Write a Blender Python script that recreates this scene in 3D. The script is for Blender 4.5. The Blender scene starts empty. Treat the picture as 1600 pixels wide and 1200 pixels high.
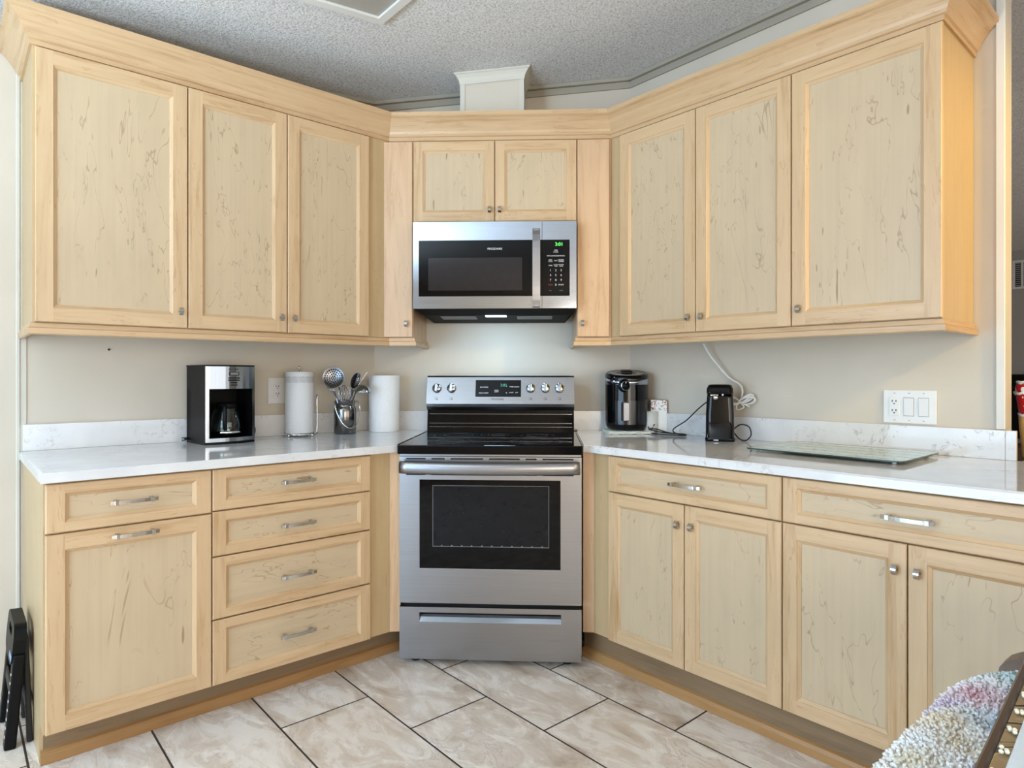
import bpy, bmesh, math, random
from mathutils import Vector, Matrix
random.seed(7)
S = bpy.context.scene
COL = S.collection
PI = math.pi
rad = math.radians

# ------------------------------------------------------------------ camera
cam_d = bpy.data.cameras.new('camera')
cam = bpy.data.objects.new('camera', cam_d)
COL.objects.link(cam)
cam.location = (0, 0, 1.201)
cam.rotation_euler = (rad(90), 0, rad(48.766 - 90))
cam_d.sensor_width = 36
cam_d.lens = 1005 / 1600 * 36
cam_d.shift_y = -13 / 1600
cam_d.clip_start = 0.05
S.camera = cam

# ------------------------------------------------------------------ exposure, world
S.view_settings.view_transform = 'Standard'
S.view_settings.look = 'None'
S.view_settings.gamma = 1
S.view_settings.use_curve_mapping = False
S.view_settings.exposure = -0.31
W = bpy.data.worlds.new('sky')
S.world = W
W.use_nodes = True
bg = W.node_tree.nodes['Background']
bg.inputs[0].default_value = (0.80, 0.90, 1.0, 1)
bg.inputs[1].default_value = 1.0


def area(name, loc, target, sx, sy, power, color, spread=180):
    d = bpy.data.lights.new(name, 'AREA')
    d.shape = 'RECTANGLE'
    d.size, d.size_y = sx, sy
    d.energy = power
    d.color = color
    d.spread = rad(spread)
    o = bpy.data.objects.new(name, d)
    COL.objects.link(o)
    o.location = loc
    o.rotation_euler = (Vector(target) - Vector(loc)).to_track_quat('-Z', 'Y').to_euler()
    return o


# daylight through the sliding door on the left and the windows behind the camera
area('daylight_sliding_door', (-2.15, 1.35, 1.15), (1.0, 1.35, 1.20), 2.3, 2.0, 122, (0.50, 0.74, 1.0))
area('daylight_rear_window', (1.3, -2.95, 1.30), (1.6, 2.0, 1.3), 3.4, 1.6, 50, (1.0, 0.91, 0.79))
area('daylight_rear_window', (-1.3, -2.95, 1.3), (0.5, 2.0, 1.6), 1.6, 1.7, 84, (1.0, 0.87, 0.70))
# added upward fill left of the camera to brighten the ceiling, no real lamp
area('ceiling_fill_uplight', (-1.05, 0.95, 1.45), (-0.65, 1.15, 2.6), 0.4, 0.4, 82, (0.66, 0.85, 1.0), 136)
# warm ceiling lamp of the dining side
lamp = bpy.data.lights.new('dining_lamp_light', 'SPOT')
lamp.energy = 215
lamp.color = (1.0, 0.68, 0.16)
lamp.shadow_soft_size = 0.10
lamp.spot_size = rad(46)
lamp.spot_blend = 0.9
lo = bpy.data.objects.new('dining_lamp_light', lamp)
COL.objects.link(lo)
lo.location = (2.22, -1.3, 2.45)
lo.rotation_euler = (Vector((2.66, 0.75, 1.65)) - Vector(lo.location)).to_track_quat('-Z', 'Y').to_euler()
# light of the next room
area('next_room_daylight', (6.0, -2.2, 1.6), (7.5, 1.5, 1.5), 2.0, 1.5, 40, (1.0, 0.95, 0.9))


# ------------------------------------------------------------------ materials
def lin(c):
    return tuple((x / 12.92 if x <= 0.04045 else ((x + 0.055) / 1.055) ** 2.4) for x in [v / 255 for v in c]) + (1,)


class NT:
    def __init__(s, m):
        s.t = m.node_tree
        s.n = s.t.nodes

    def new(s, kind, **kw):
        n = s.n.new(kind)
        for k, v in kw.items():
            setattr(n, k, v)
        return n

    def link(s, a, b):
        s.t.links.new(a, b)

    def math(s, op, a, b=None, c=None, clamp=False):
        n = s.new('ShaderNodeMath', operation=op, use_clamp=clamp)
        for i, v in enumerate((a, b, c)):
            if v is None:
                continue
            if isinstance(v, (int, float)):
                n.inputs[i].default_value = v
            else:
                s.link(v, n.inputs[i])
        return n.outputs[0]

    def ramp(s, fac, stops, interp='LINEAR'):
        n = s.new('ShaderNodeValToRGB')
        n.color_ramp.interpolation = interp
        e = n.color_ramp.elements
        while len(e) < len(stops):
            e.new(0.5)
        for el, (p, c) in zip(e, stops):
            el.position = p
            el.color = c if len(c) == 4 else tuple(c) + (1,)
        s.link(fac, n.inputs[0])
        return n.outputs[0]

    def mix(s, fac, a, b, blend='MIX'):
        n = s.new('ShaderNodeMix', data_type='RGBA', blend_type=blend)
        for sock, v in ((n.inputs[0], fac), (n.inputs[6], a), (n.inputs[7], b)):
            if isinstance(v, (int, float)):
                sock.default_value = v
            elif isinstance(v, tuple):
                sock.default_value = v
            else:
                s.link(v, sock)
        return n.outputs[2]

    def coords(s, scale=(1, 1, 1), rnd=True, kind='Object', rot=(0, 0, 0)):
        tc = s.new('ShaderNodeTexCoord')
        mp = s.new('ShaderNodeMapping')
        mp.inputs['Scale'].default_value = scale
        mp.inputs['Rotation'].default_value = rot
        src = tc.outputs[kind]
        if rnd:
            oi = s.new('ShaderNodeObjectInfo')
            k = s.math('MULTIPLY', oi.outputs['Random'], 37.0)
            va = s.new('ShaderNodeVectorMath', operation='ADD')
            s.link(src, va.inputs[0])
            s.link(k, va.inputs[1])
            src = va.outputs[0]
        s.link(src, mp.inputs['Vector'])
        return mp.outputs[0]

    def noise(s, vec, scale, detail=2, rough=0.5, dist=0.0):
        n = s.new('ShaderNodeTexNoise')
        n.inputs['Scale'].default_value = scale
        n.inputs['Detail'].default_value = detail
        n.inputs['Roughness'].default_value = rough
        n.inputs['Distortion'].default_value = dist
        s.link(vec, n.inputs['Vector'])
        return n.outputs['Fac']

    def bump(s, height, strength, dist=0.01):
        n = s.new('ShaderNodeBump')
        n.inputs['Strength'].default_value = strength
        n.inputs['Distance'].default_value = dist
        s.link(height, n.inputs['Height'])
        return n.outputs[0]


def mat(name, color=(200, 200, 200), rough=0.5, metal=0.0, spec=0.5, **kw):
    m = bpy.data.materials.new(name)
    m.use_nodes = True
    b = m.node_tree.nodes['Principled BSDF']
    b.inputs['Base Color'].default_value = lin(color)
    b.inputs['Roughness'].default_value = rough
    b.inputs['Metallic'].default_value = metal
    b.inputs['Specular IOR Level'].default_value = spec
    for k, v in kw.items():
        b.inputs[k].default_value = v
    return m


def BS(m):
    return m.node_tree.nodes['Principled BSDF']


def plain(name, color, rough=0.5, metal=0.0, var=0.06, scale=30, bumpy=0.0, **kw):
    """solid colour with a little procedural mottling"""
    m = mat(name, color, rough, metal, **kw)
    t = NT(m)
    v = t.coords()
    n = t.noise(v, scale, 3)
    c = lin(color)
    lo_ = tuple(max(0, x * (1 - var)) for x in c[:3]) + (1,)
    hi_ = tuple(min(1, x * (1 + var)) for x in c[:3]) + (1,)
    t.link(t.ramp(n, [(0.3, lo_), (0.7, hi_)]), BS(m).inputs['Base Color'])
    if bumpy:
        t.link(t.bump(n, bumpy, 0.002), BS(m).inputs['Normal'])
    return m


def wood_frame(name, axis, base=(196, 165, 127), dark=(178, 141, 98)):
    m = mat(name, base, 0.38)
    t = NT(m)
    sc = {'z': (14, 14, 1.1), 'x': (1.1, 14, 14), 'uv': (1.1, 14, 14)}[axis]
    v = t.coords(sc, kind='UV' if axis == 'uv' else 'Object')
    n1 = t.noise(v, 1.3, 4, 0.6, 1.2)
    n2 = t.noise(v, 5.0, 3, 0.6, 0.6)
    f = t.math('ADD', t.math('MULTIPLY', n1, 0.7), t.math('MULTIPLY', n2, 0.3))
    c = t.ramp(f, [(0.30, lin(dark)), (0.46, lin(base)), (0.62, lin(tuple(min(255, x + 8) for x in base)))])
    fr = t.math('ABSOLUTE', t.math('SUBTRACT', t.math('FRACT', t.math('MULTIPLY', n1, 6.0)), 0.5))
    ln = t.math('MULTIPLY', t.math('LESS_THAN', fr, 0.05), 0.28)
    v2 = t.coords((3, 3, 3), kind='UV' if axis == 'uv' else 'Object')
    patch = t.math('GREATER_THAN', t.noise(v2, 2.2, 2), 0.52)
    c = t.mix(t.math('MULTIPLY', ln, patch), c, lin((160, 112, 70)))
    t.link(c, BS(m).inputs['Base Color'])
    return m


def wood_panel(name, axis='z', base=(193, 171, 140), lines=1.0):
    m = mat(name, base, 0.42)
    t = NT(m)
    sc = {'z': (9, 9, 2.2), 'x': (2.2, 9, 9)}[axis]
    v = t.coords(sc)
    n1 = t.noise(v, 0.66, 4, 0.62, 0.6)
    n0 = t.noise(v, 2.4, 3, 0.5, 0.4)
    d = tuple(int(x * 0.965) for x in base)
    hi = tuple(min(255, int(x * 1.025)) for x in base)
    sg = {'z': (70, 70, 1.2), 'x': (1.2, 70, 70)}[axis]
    ng = t.noise(t.coords(sg), 1.0, 2)
    n0 = t.math('ADD', t.math('MULTIPLY', n0, 0.5), t.math('MULTIPLY', ng, 0.5))
    c = t.ramp(n0, [(0.3, lin(d)), (0.5, lin(base)), (0.7, lin(hi))])
    fr = t.math('ABSOLUTE', t.math('SUBTRACT', t.math('FRACT', t.math('MULTIPLY', n1, 8.0)), 0.5))
    ln = t.math('SUBTRACT', 1.0, t.math('MULTIPLY', fr, 25.0), clamp=True)
    v2 = t.coords((4, 4, 3))
    patch = t.ramp(t.noise(v2, 1.5, 3, 0.6), [(0.40, (0, 0, 0)), (0.54, (1, 1, 1))])
    k = t.math('MULTIPLY', t.math('MULTIPLY', ln, patch), 0.5 * lines)
    c = t.mix(k, c, lin((120, 88, 56)))
    # small pitch flecks
    sc2 = {'z': (60, 60, 9), 'x': (9, 60, 60)}[axis]
    v3 = t.coords(sc2)
    fl = t.ramp(t.noise(v3, 0.9, 1), [(0.755, (0, 0, 0)), (0.79, (1, 1, 1))])
    c = t.mix(t.math('MULTIPLY', fl, 0.55 * lines), c, lin((110, 74, 44)))
    t.link(c, BS(m).inputs['Base Color'])
    return m


WV = wood_frame('maple_vertical', 'z')
WH = wood_frame('maple_horizontal', 'x')
PV = wood_panel('maple_panel')
PH = wood_panel('maple_panel_sideways', 'x')
PPLAIN = wood_panel('maple_plain', base=(187, 160, 120), lines=0.35)
WU = wood_frame('maple_molding', 'uv', (190, 158, 120), (166, 128, 86))
SLAB = wood_frame('maple_slab', 'z', (197, 163, 128), (180, 141, 102))
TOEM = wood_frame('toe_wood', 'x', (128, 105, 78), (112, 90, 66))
SHOE = wood_frame('shoe_wood', 'x', (158, 118, 72), (136, 96, 54))


def make_quartz():
    m = mat('quartz', (232, 231, 230), 0.07)
    t = NT(m)
    v = t.coords((1, 1, 1), rnd=False)
    n = t.noise(v, 6.5, 6, 0.62, 1.4)
    fr = t.math('ABSOLUTE', t.math('SUBTRACT', n, 0.5))
    ln = t.math('SUBTRACT', 1.0, t.math('MULTIPLY', fr, 60.0), clamp=True)
    patch = t.ramp(t.noise(v, 3.4, 2), [(0.5, (0, 0, 0)), (0.62, (1, 1, 1))])
    brk = t.ramp(t.noise(v, 40, 2), [(0.42, (0, 0, 0)), (0.55, (1, 1, 1))])
    k = t.math('MULTIPLY', t.math('MULTIPLY', t.math('MULTIPLY', ln, patch), brk), 0.75)
    c = t.ramp(t.noise(v, 9, 3), [(0.3, lin((211, 211, 212))), (0.7, lin((222, 221, 220)))])
    t.link(t.mix(k, c, lin((150, 142, 138))), BS(m).inputs['Base Color'])
    return m


QZ = make_quartz()


def make_wall(name, col):
    m = mat(name, col, 0.55)
    t = NT(m)
    v = t.coords(rnd=False)
    n = t.noise(v, 3, 2)
    c1, c2 = tuple(int(x * .98) for x in col), tuple(min(255, int(x * 1.02)) for x in col)
    t.link(t.ramp(n, [(0.3, lin(c1)), (0.7, lin(c2))]), BS(m).inputs['Base Color'])
    t.link(t.bump(t.noise(v, 240, 2), 0.05, 0.001), BS(m).inputs['Normal'])
    return m


WALLM = make_wall('wall_paint', (200, 191, 176))
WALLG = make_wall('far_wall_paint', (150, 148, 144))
TRIMM = make_wall('trim_paint', (200, 196, 184))
CORN = make_wall('cornice_shaded', (158, 151, 137))  # darker than the other trim: shade near the ceiling put into the colour
WHITEP = make_wall('white_paint', (216, 214, 209))


def make_ceiling():
    m = mat('popcorn_ceiling', (214, 212, 207), 0.85)
    t = NT(m)
    v = t.coords(rnd=False)
    n = t.noise(v, 105, 4, 0.7)
    h = t.ramp(n, [(0.35, (0, 0, 0)), (0.68, (1, 1, 1))])
    t.link(t.ramp(n, [(0.34, lin((190, 187, 183))), (0.50, lin((240, 238, 236))), (0.7, lin((253, 252, 251)))]), BS(m).inputs['Base Color'])
    t.link(t.bump(h, 0.7, 0.009), BS(m).inputs['Normal'])
    return m


CEILM = make_ceiling()


def make_floor():
    m = mat('travertine_tile', (196, 180, 160), 0.33)
    t = NT(m)
    tc = t.new('ShaderNodeTexCoord')
    sep = t.new('ShaderNodeSeparateXYZ')
    t.link(tc.outputs['Object'], sep.inputs[0])
    X = t.math('DIVIDE', t.math('SUBTRACT', sep.outputs[0], 0.185 - 3.325), 0.3325)
    row = t.math('FLOOR', X)
    fx = t.math('FRACT', X)
    par = t.math('MODULO', row, 2.0)
    # row strips: x .85-1.18 has a joint at y=2.168, the next at 1.895
    Y = t.math('DIVIDE', t.math('ADD', t.math('SUBTRACT', sep.outputs[1], 2.165 - 6.0), t.math('MULTIPLY', par, 0.292)), 0.6)
    col = t.math('FLOOR', Y)
    fy = t.math('FRACT', Y)

    def edge(f, size):
        return t.math('MULTIPLY', t.math('MINIMUM', f, t.math('SUBTRACT', 1.0, f)), size)
    dmin = t.math('MINIMUM', edge(fx, 0.3325), edge(fy, 0.6))
    grout = t.math('LESS_THAN', dmin, 0.0033)
    # per tile random shift
    comb = t.new('ShaderNodeCombineXYZ')
    t.link(row, comb.inputs[0])
    t.link(col, comb.inputs[1])
    wn = t.new('ShaderNodeTexWhiteNoise')
    t.link(comb.outputs[0], wn.inputs['Vector'])
    sc = t.new('ShaderNodeVectorMath', operation='SCALE')
    sc.inputs['Scale'].default_value = 9.0
    t.link(wn.outputs['Color'], sc.inputs[0])
    va = t.new('ShaderNodeVectorMath', operation='ADD')
    t.link(tc.outputs['Object'], va.inputs[0])
    t.link(sc.outputs[0], va.inputs[1])
    mp = t.new('ShaderNodeMapping')
    mp.inputs['Scale'].default_value = (2.2, 1.0, 1)
    mp.inputs['Rotation'].default_value = (0, 0, rad(14))
    t.link(va.outputs[0], mp.inputs['Vector'])
    n = t.noise(mp.outputs[0], 4.2, 9, 0.66, 1.1)
    n2 = t.noise(mp.outputs[0], 1.9, 4, 0.6, 0.8)
    f = t.math('ADD', t.math('MULTIPLY', n, 0.6), t.math('MULTIPLY', n2, 0.4))
    c = t.ramp(f, [(0.31, lin((148, 124, 102))), (0.42, lin((200, 182, 164))), (0.50, lin((222, 209, 196))), (0.60, lin((233, 224, 214))), (0.72, lin((208, 194, 180)))])
    fr = t.math('ABSOLUTE', t.math('SUBTRACT', n, 0.47))
    vein = t.math('SUBTRACT', 1.0, t.math('MULTIPLY', fr, 45.0), clamp=True)
    vp = t.ramp(n2, [(0.44, (0, 0, 0)), (0.58, (1, 1, 1))])
    c = t.mix(t.math('MULTIPLY', t.math('MULTIPLY', vein, vp), 0.5), c, lin((140, 108, 80)))
    c = t.mix(grout, c, lin((50, 40, 35)))
    t.link(c, BS(m).inputs['Base Color'])
    t.link(t.math('ADD', t.math('MULTIPLY', grout, 0.5), t.math('MULTIPLY', n, 0.5)), BS(m).inputs['Roughness'])
    t.link(t.bump(t.math('SUBTRACT', 1.0, grout), 0.5, 0.002), BS(m).inputs['Normal'])
    return m


FLOORM = make_floor()


def make_steel(name, col, rough, axis='x'):
    m = mat(name, col, rough, 1.0)
    t = NT(m)
    v = t.coords({'x': (2, 60, 300), 'z': (300, 60, 2)}[axis])
    n = t.noise(v, 2, 3)
    t.link(t.math('ADD', t.math('MULTIPLY', n, 0.10), rough - 0.05), BS(m).inputs['Roughness'])
    c = lin(col)
    t.link(t.ramp(n, [(0.3, tuple(x * .94 for x in c[:3])), (0.7, tuple(min(1, x * 1.05) for x in c[:3]))]), BS(m).inputs['Base Color'])
    return m


STEEL = make_steel('brushed_steel', (150, 150, 153), 0.30)
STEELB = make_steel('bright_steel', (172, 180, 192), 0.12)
NICKEL = make_steel('nickel', (190, 188, 184), 0.2)
CHROME = plain('chrome', (225, 225, 226), 0.06, 1.0, 0.02)
BLACKG = plain('black_glass', (5, 5, 7), 0.04, 0, 0.1, spec=0.2)
BLACKP = plain('black_plastic', (8, 9, 11), 0.42, 0, 0.1, spec=0.16)
BLACKM = plain('matte_black', (14, 14, 15), 0.55, 0, 0.1)
OVENWIN = plain('oven_glass', (16, 18, 22), 0.05, 0, 0.15, spec=0.22)
MWWIN = plain('microwave_window', (40, 36, 37), 0.06, 0, 0.1, spec=0.3)
WHITE = plain('white_plastic', (222, 222, 221), 0.35, 0, 0.02)
PAPER = plain('paper', (226, 227, 228), 0.9, 0, 0.03, 120, 0.3)
INK = plain('white_ink', (225, 225, 225), 0.5, 0, 0.02)
DARKINK = plain('dark_ink', (40, 40, 44), 0.5, 0, 0.02)
GREYINK = plain('grey_ink', (120, 120, 120), 0.5, 0, 0.02)
REDINK = plain('red_ink', (170, 40, 40), 0.5, 0, 0.02)
DARKSLOT = plain('dark_slot', (10, 9, 9), 0.7, 0, 0.05)
GREYP = plain('grey_panel', (158, 154, 146), 0.45, 0, 0.04)


def glow(name, col, power):
    m = mat(name, col, 0.5)
    BS(m).inputs['Emission Color'].default_value = lin(col)
    BS(m).inputs['Emission Strength'].default_value = power
    t = NT(m)
    n = t.noise(t.coords(), 50)
    c = lin(col)
    t.link(t.ramp(n, [(0.2, tuple(x * .95 for x in c[:3])), (0.8, c)]), BS(m).inputs['Emission Color'])
    return m


GREEN = glow('green_digits', (90, 235, 90), 2.0)
TEAL = glow('teal_digits', (60, 150, 120), 0.5)
TASK = glow('task_lamp', (214, 232, 255), 5.0)


def make_glass(name, col=(235, 245, 242), rough=0.0):
    m = mat(name, col, rough)
    BS(m).inputs['Transmission Weight'].default_value = 1.0
    BS(m).inputs['IOR'].default_value = 1.45
    t = NT(m)
    c = lin(col)
    t.link(t.ramp(t.noise(t.coords(), 10), [(0.2, tuple(x * .97 for x in c[:3])), (0.8, c)]), BS(m).inputs['Base Color'])
    return m


GLASS = make_glass('clear_glass')
PANE = make_glass('window_pane')


# ------------------------------------------------------------------ mesh helpers
class MB:
    def __init__(s):
        s.b = bmesh.new()
        s.mi = 0

    def face(s, pts, mi=None):
        vs = [s.b.verts.new(p) for p in pts]
        try:
            f = s.b.faces.new(vs)
            f.material_index = s.mi if mi is None else mi
            return f
        except ValueError:
            return None

    def box(s, x0, x1, y0, y1, z0, z1, bevel=0.0, seg=1, mi=None):
        r = bmesh.ops.create_cube(s.b, size=1)
        vs = r['verts']
        for v in vs:
            v.co = Vector(((x0 + x1) / 2 + v.co.x * (x1 - x0), (y0 + y1) / 2 + v.co.y * (y1 - y0), (z0 + z1) / 2 + v.co.z * (z1 - z0)))
        fs = {f for v in vs for f in v.link_faces}
        for f in fs:
            f.material_index = s.mi if mi is None else mi
        if bevel > 0:
            es = {e for v in vs for e in v.link_edges}
            bmesh.ops.bevel(s.b, geom=list(es), offset=bevel, segments=seg, affect='EDGES', profile=0.5, clamp_overlap=True, material=-1)
        return vs

    def hexa(s, bottom, top, mi=None):
        n = len(bottom)
        vb = [s.b.verts.new(p) for p in bottom]
        vt = [s.b.verts.new(p) for p in top]
        k = s.mi if mi is None else mi
        for f in ([list(reversed(vb)), vt] + [[vb[i], vb[(i + 1) % n], vt[(i + 1) % n], vt[i]] for i in range(n)]):
            fa = s.b.faces.new(f)
            fa.material_index = k
        return vb + vt

    def prism(s, poly, z0, z1, mi=None, bevel_top=0.0):
        return s.hexa([(x, y, z0) for x, y in poly], [(x, y, z1) for x, y in poly], mi)

    def tube(s, pts, r, n=8, mi=None, caps=True, closed=False, squash=None):
        pts = [Vector(p) for p in pts]
        rs = r if isinstance(r, (list, tuple)) else [r] * len(pts)
        rings = []
        up = None
        N = len(pts)
        for i, p in enumerate(pts):
            if closed:
                d = pts[(i + 1) % N] - pts[i - 1]
            else:
                d = (pts[min(i + 1, N - 1)] - pts[max(i - 1, 0)])
            d.normalize()
            if up is None:
                up = Vector((0, 0, 1)) if abs(d.z) < 0.9 else Vector((0, 1, 0))
            side = d.cross(up).normalized()
            up = side.cross(d).normalized()
            sq = squash or (1, 1)
            rings.append([s.b.verts.new(p + side * math.cos(2 * PI * k / n) * rs[i] * sq[0] + up * math.sin(2 * PI * k / n) * rs[i] * sq[1]) for k in range(n)])
        mi = s.mi if mi is None else mi
        for i in range(N if closed else N - 1):
            a, b = rings[i], rings[(i + 1) % N]
            for k in range(n):
                f = s.b.faces.new([a[k], a[(k + 1) % n], b[(k + 1) % n], b[k]])
                f.material_index = mi
                f.smooth = True
        if caps and not closed:
            s.b.faces.new(list(reversed(rings[0]))).material_index = mi
            s.b.faces.new(rings[-1]).material_index = mi

    def lathe(s, prof, n=32, c=(0, 0), mi=None, smooth=True, xs=1.0, ys=1.0):
        mi = s.mi if mi is None else mi
        rings = []
        for r, z in prof:
            if r < 1e-6:
                rings.append([s.b.verts.new((c[0], c[1], z))])
            else:
                rings.append([s.b.verts.new((c[0] + xs * r * math.cos(2 * PI * k / n), c[1] + ys * r * math.sin(2 * PI * k / n), z)) for k in range(n)])
        for a, b in zip(rings, rings[1:]):
            for k in range(n):
                k2 = (k + 1) % n
                if len(a) == 1 and len(b) == 1:
                    continue
                if len(a) == 1:
                    vs = [a[0], b[k2], b[k]]
                elif len(b) == 1:
                    vs = [a[k], a[k2], b[0]]
                else:
                    vs = [a[k], a[k2], b[k2], b[k]]
                f = s.b.faces.new(vs)
                f.material_index = mi
                f.smooth = smooth

    def text(s, txt, size, x, z, y, mi=None, align='CENTER', depth=0.0004):
        cu = bpy.data.curves.new('lettering', 'FONT')
        cu.body = txt
        cu.size = size
        cu.extrude = depth
        cu.align_x = align
        cu.align_y = 'CENTER'
        o = bpy.data.objects.new('lettering', cu)
        COL.objects.link(o)
        dg = bpy.context.evaluated_depsgraph_get()
        me = bpy.data.meshes.new_from_object(o.evaluated_get(dg))
        vs = [s.b.verts.new((x + v.co.x, y - v.co.z, z + v.co.y)) for v in me.vertices]
        k = s.mi if mi is None else mi
        for p in me.polygons:
            try:
                s.b.faces.new([vs[i] for i in p.vertices]).material_index = k
            except ValueError:
                pass
        bpy.data.objects.remove(o)
        bpy.data.curves.remove(cu)
        bpy.data.meshes.remove(me)

    def xform(s, M):
        bmesh.ops.transform(s.b, matrix=M, verts=s.b.verts)
        return s

    def build(s, name, mats, parent=None, smooth=False, recalc=True):
        if recalc:
            bmesh.ops.recalc_face_normals(s.b, faces=s.b.faces)
        me = bpy.data.meshes.new(name)
        s.b.to_mesh(me)
        s.b.free()
        for m in (mats if isinstance(mats, (list, tuple)) else [mats]):
            me.materials.append(m)
        o = bpy.data.objects.new(name, me)
        COL.objects.link(o)
        if parent:
            o.parent = parent
        if smooth:
            for p in me.polygons:
                p.use_smooth = True
        return o


def tag(o, label=None, cat=None, group=None, kind=None):
    if label:
        o['label'] = label
    if cat:
        o['category'] = cat
    if group:
        o['group'] = group
    if kind:
        o['kind'] = kind
    return o


def thing(name, label, cat, loc=(0, 0, 0), rotz=0.0, group=None):
    o = bpy.data.objects.new(name, None)
    COL.objects.link(o)
    o.location = loc
    o.rotation_euler = (0, 0, rotz)
    o.empty_display_size = 0.1
    return tag(o, label, cat, group)


def struct(name, mb, m, parent=None):
    o = mb.build(name, m, parent)
    if not parent:
        o['kind'] = 'structure'
    return o


def smooth_path(pts, n=6):
    """Catmull-Rom through the points"""
    P = [Vector(p) for p in pts]
    out = []
    for i in range(len(P) - 1):
        p0, p1, p2, p3 = P[max(i - 1, 0)], P[i], P[i + 1], P[min(i + 2, len(P) - 1)]
        for k in range(n):
            u = k / n
            out.append(0.5 * ((2 * p1) + (p2 - p0) * u + (2 * p0 - 5 * p1 + 4 * p2 - p3) * u * u + (3 * p1 - p0 - 3 * p2 + p3) * u ** 3))
    out.append(P[-1])
    return out


def sweep(mb, path, prof, mi=0):
    """mitred moulding: path = plan polyline, profile = (outwards, z); outwards is to the right of the path"""
    P = [Vector(p) for p in path]
    offs = []
    for i, p in enumerate(P):
        ns = []
        if i > 0:
            d = (P[i] - P[i - 1]).normalized()
            ns.append(Vector((d.y, -d.x)))
        if i < len(P) - 1:
            d = (P[i + 1] - P[i]).normalized()
            ns.append(Vector((d.y, -d.x)))
        if len(ns) == 1:
            offs.append(ns[0])
        else:
            b = (ns[0] + ns[1]).normalized()
            offs.append(b / max(0.2, b.dot(ns[0])))
    rings = [[mb.b.verts.new((p.x + o.x * q, p.y + o.y * q, z)) for q, z in prof] for p, o in zip(P, offs)]
    n = len(prof)
    uv = mb.b.loops.layers.uv.verify()
    U, V = [0.0], [0.0]
    for i in range(1, len(P)):
        U.append(U[-1] + (P[i] - P[i - 1]).length)
    for k in range(n):
        q0, q1 = prof[k], prof[(k + 1) % n]
        V.append(V[-1] + math.hypot(q1[0] - q0[0], q1[1] - q0[1]))
    for j in range(len(P) - 1):
        a, b = rings[j], rings[j + 1]
        for k in range(n):
            f = mb.b.faces.new([a[k], a[(k + 1) % n], b[(k + 1) % n], b[k]])
            f.material_index = mi
            sh = 0.37 * j
            for lp, (uu, vv) in zip(f.loops, ((U[j], V[k]), (U[j], V[k + 1]), (U[j + 1], V[k + 1]), (U[j + 1], V[k]))):
                lp[uv].uv = (uu, vv + sh)
    mb.b.faces.new(rings[0]).material_index = mi
    mb.b.faces.new(list(reversed(rings[-1]))).material_index = mi


# ------------------------------------------------------------------ layout (metres)
YW, XW = 3.07, 2.715                 # left wall, right wall
AU = rad(46.6)                       # bearing of the corner cabinets
AR = rad(45.6)                       # bearing of the range
NU, TU = Vector((math.cos(AU), math.sin(AU))), Vector((math.sin(AU), -math.cos(AU)))
NR, TR = Vector((math.cos(AR), math.sin(AR))), Vector((math.sin(AR), -math.cos(AR)))


def pu(t, d):
    v = NU * d + TU * t
    return (v.x, v.y)


def pr(t, d):
    v = NR * d + TR * t
    return (v.x, v.y)


def ceil_z(x, y):
    if x <= 5.0:
        return 0.102 * x - 0.014 * y + 2.526
    return 3.036 - 0.014 * y - 0.102 * (x - 5.0)


WL, WR = (1.713, 3.07), (2.715, 2.147)   # ends of the diagonal corner wall

# ------------------------------------------------------------------ setting
b = MB(); b.box(-2.4, 9.2, -3.2, 5.0, -0.12, 0.0)
struct('floor', b, FLOORM)
b = MB()
for x0, x1 in ((-2.4, 5.0), (5.0, 9.2)):
    q = [(x0, -3.2), (x1, -3.2), (x1, 5.0), (x0, 5.0)]
    e = 1e-6
    b.hexa([(x, y, ceil_z(x - e if x == x1 else x + e, y)) for x, y in q], [(x, y, ceil_z(x - e if x == x1 else x + e, y) + 0.08) for x, y in q])
struct('ceiling', b, CEILM)


def wall_prism(name, poly, m=WALLM, z1=None):
    b = MB()
    b.hexa([(x, y, 0) for x, y in poly], [(x, y, z1 or ceil_z(x, y) + 0.03) for x, y in poly])
    return struct(name, b, m)


wall_prism('wall_left', [(-2.3, YW), WL, (1.78, 3.2), (-2.3, 3.2)])
wall_prism('wall_corner', [WL, WR, (2.795, 2.19), (1.78, 3.2)])
wall_prism('wall_right', [(XW, 0.54), (2.795, 0.54), (2.795, 2.19), WR])
wall_prism('wall_far', [(9.0, -3.1), (9.1, -3.1), (9.1, 4.9), (9.0, 4.9)], WALLG)
wall_prism('wall_next_room', [(2.9, 4.8), (9.1, 4.8), (9.1, 4.9), (2.9, 4.9)], WALLG)
# walls behind the camera with their openings
b = MB()
b.box(-2.3, -2.2, -3.1, 0.2, 0, 2.5); b.box(-2.3, -2.2, 2.5, 3.1, 0, 2.5); b.box(-2.3, -2.2, 0.2, 2.5, 2.15, 2.5)
struct('wall_side', b, WALLM)
b = MB()
b.box(-2.3, 9.1, -3.2, -3.1, 0, 0.45); b.box(-2.3, 9.1, -3.2, -3.1, 2.35, 3.3)
b.box(-2.3, -2.1, -3.2, -3.1, 0.45, 2.35); b.box(-0.5, -0.4, -3.2, -3.1, 0.45, 2.35); b.box(3.0, 9.1, -3.2, -3.1, 0.45, 2.35)
struct('wall_front', b, WALLM)
b = MB()
for y in (0.2, 1.32, 2.44):
    b.box(-2.28, -2.22, y, y + 0.06, 0.02, 2.15)
b.box(-2.28, -2.22, 0.2, 2.5, 0.0, 0.06); b.box(-2.28, -2.22, 0.2, 2.5, 2.09, 2.15)
dr = struct('door_1', b, WHITEP)
b = MB()
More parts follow.
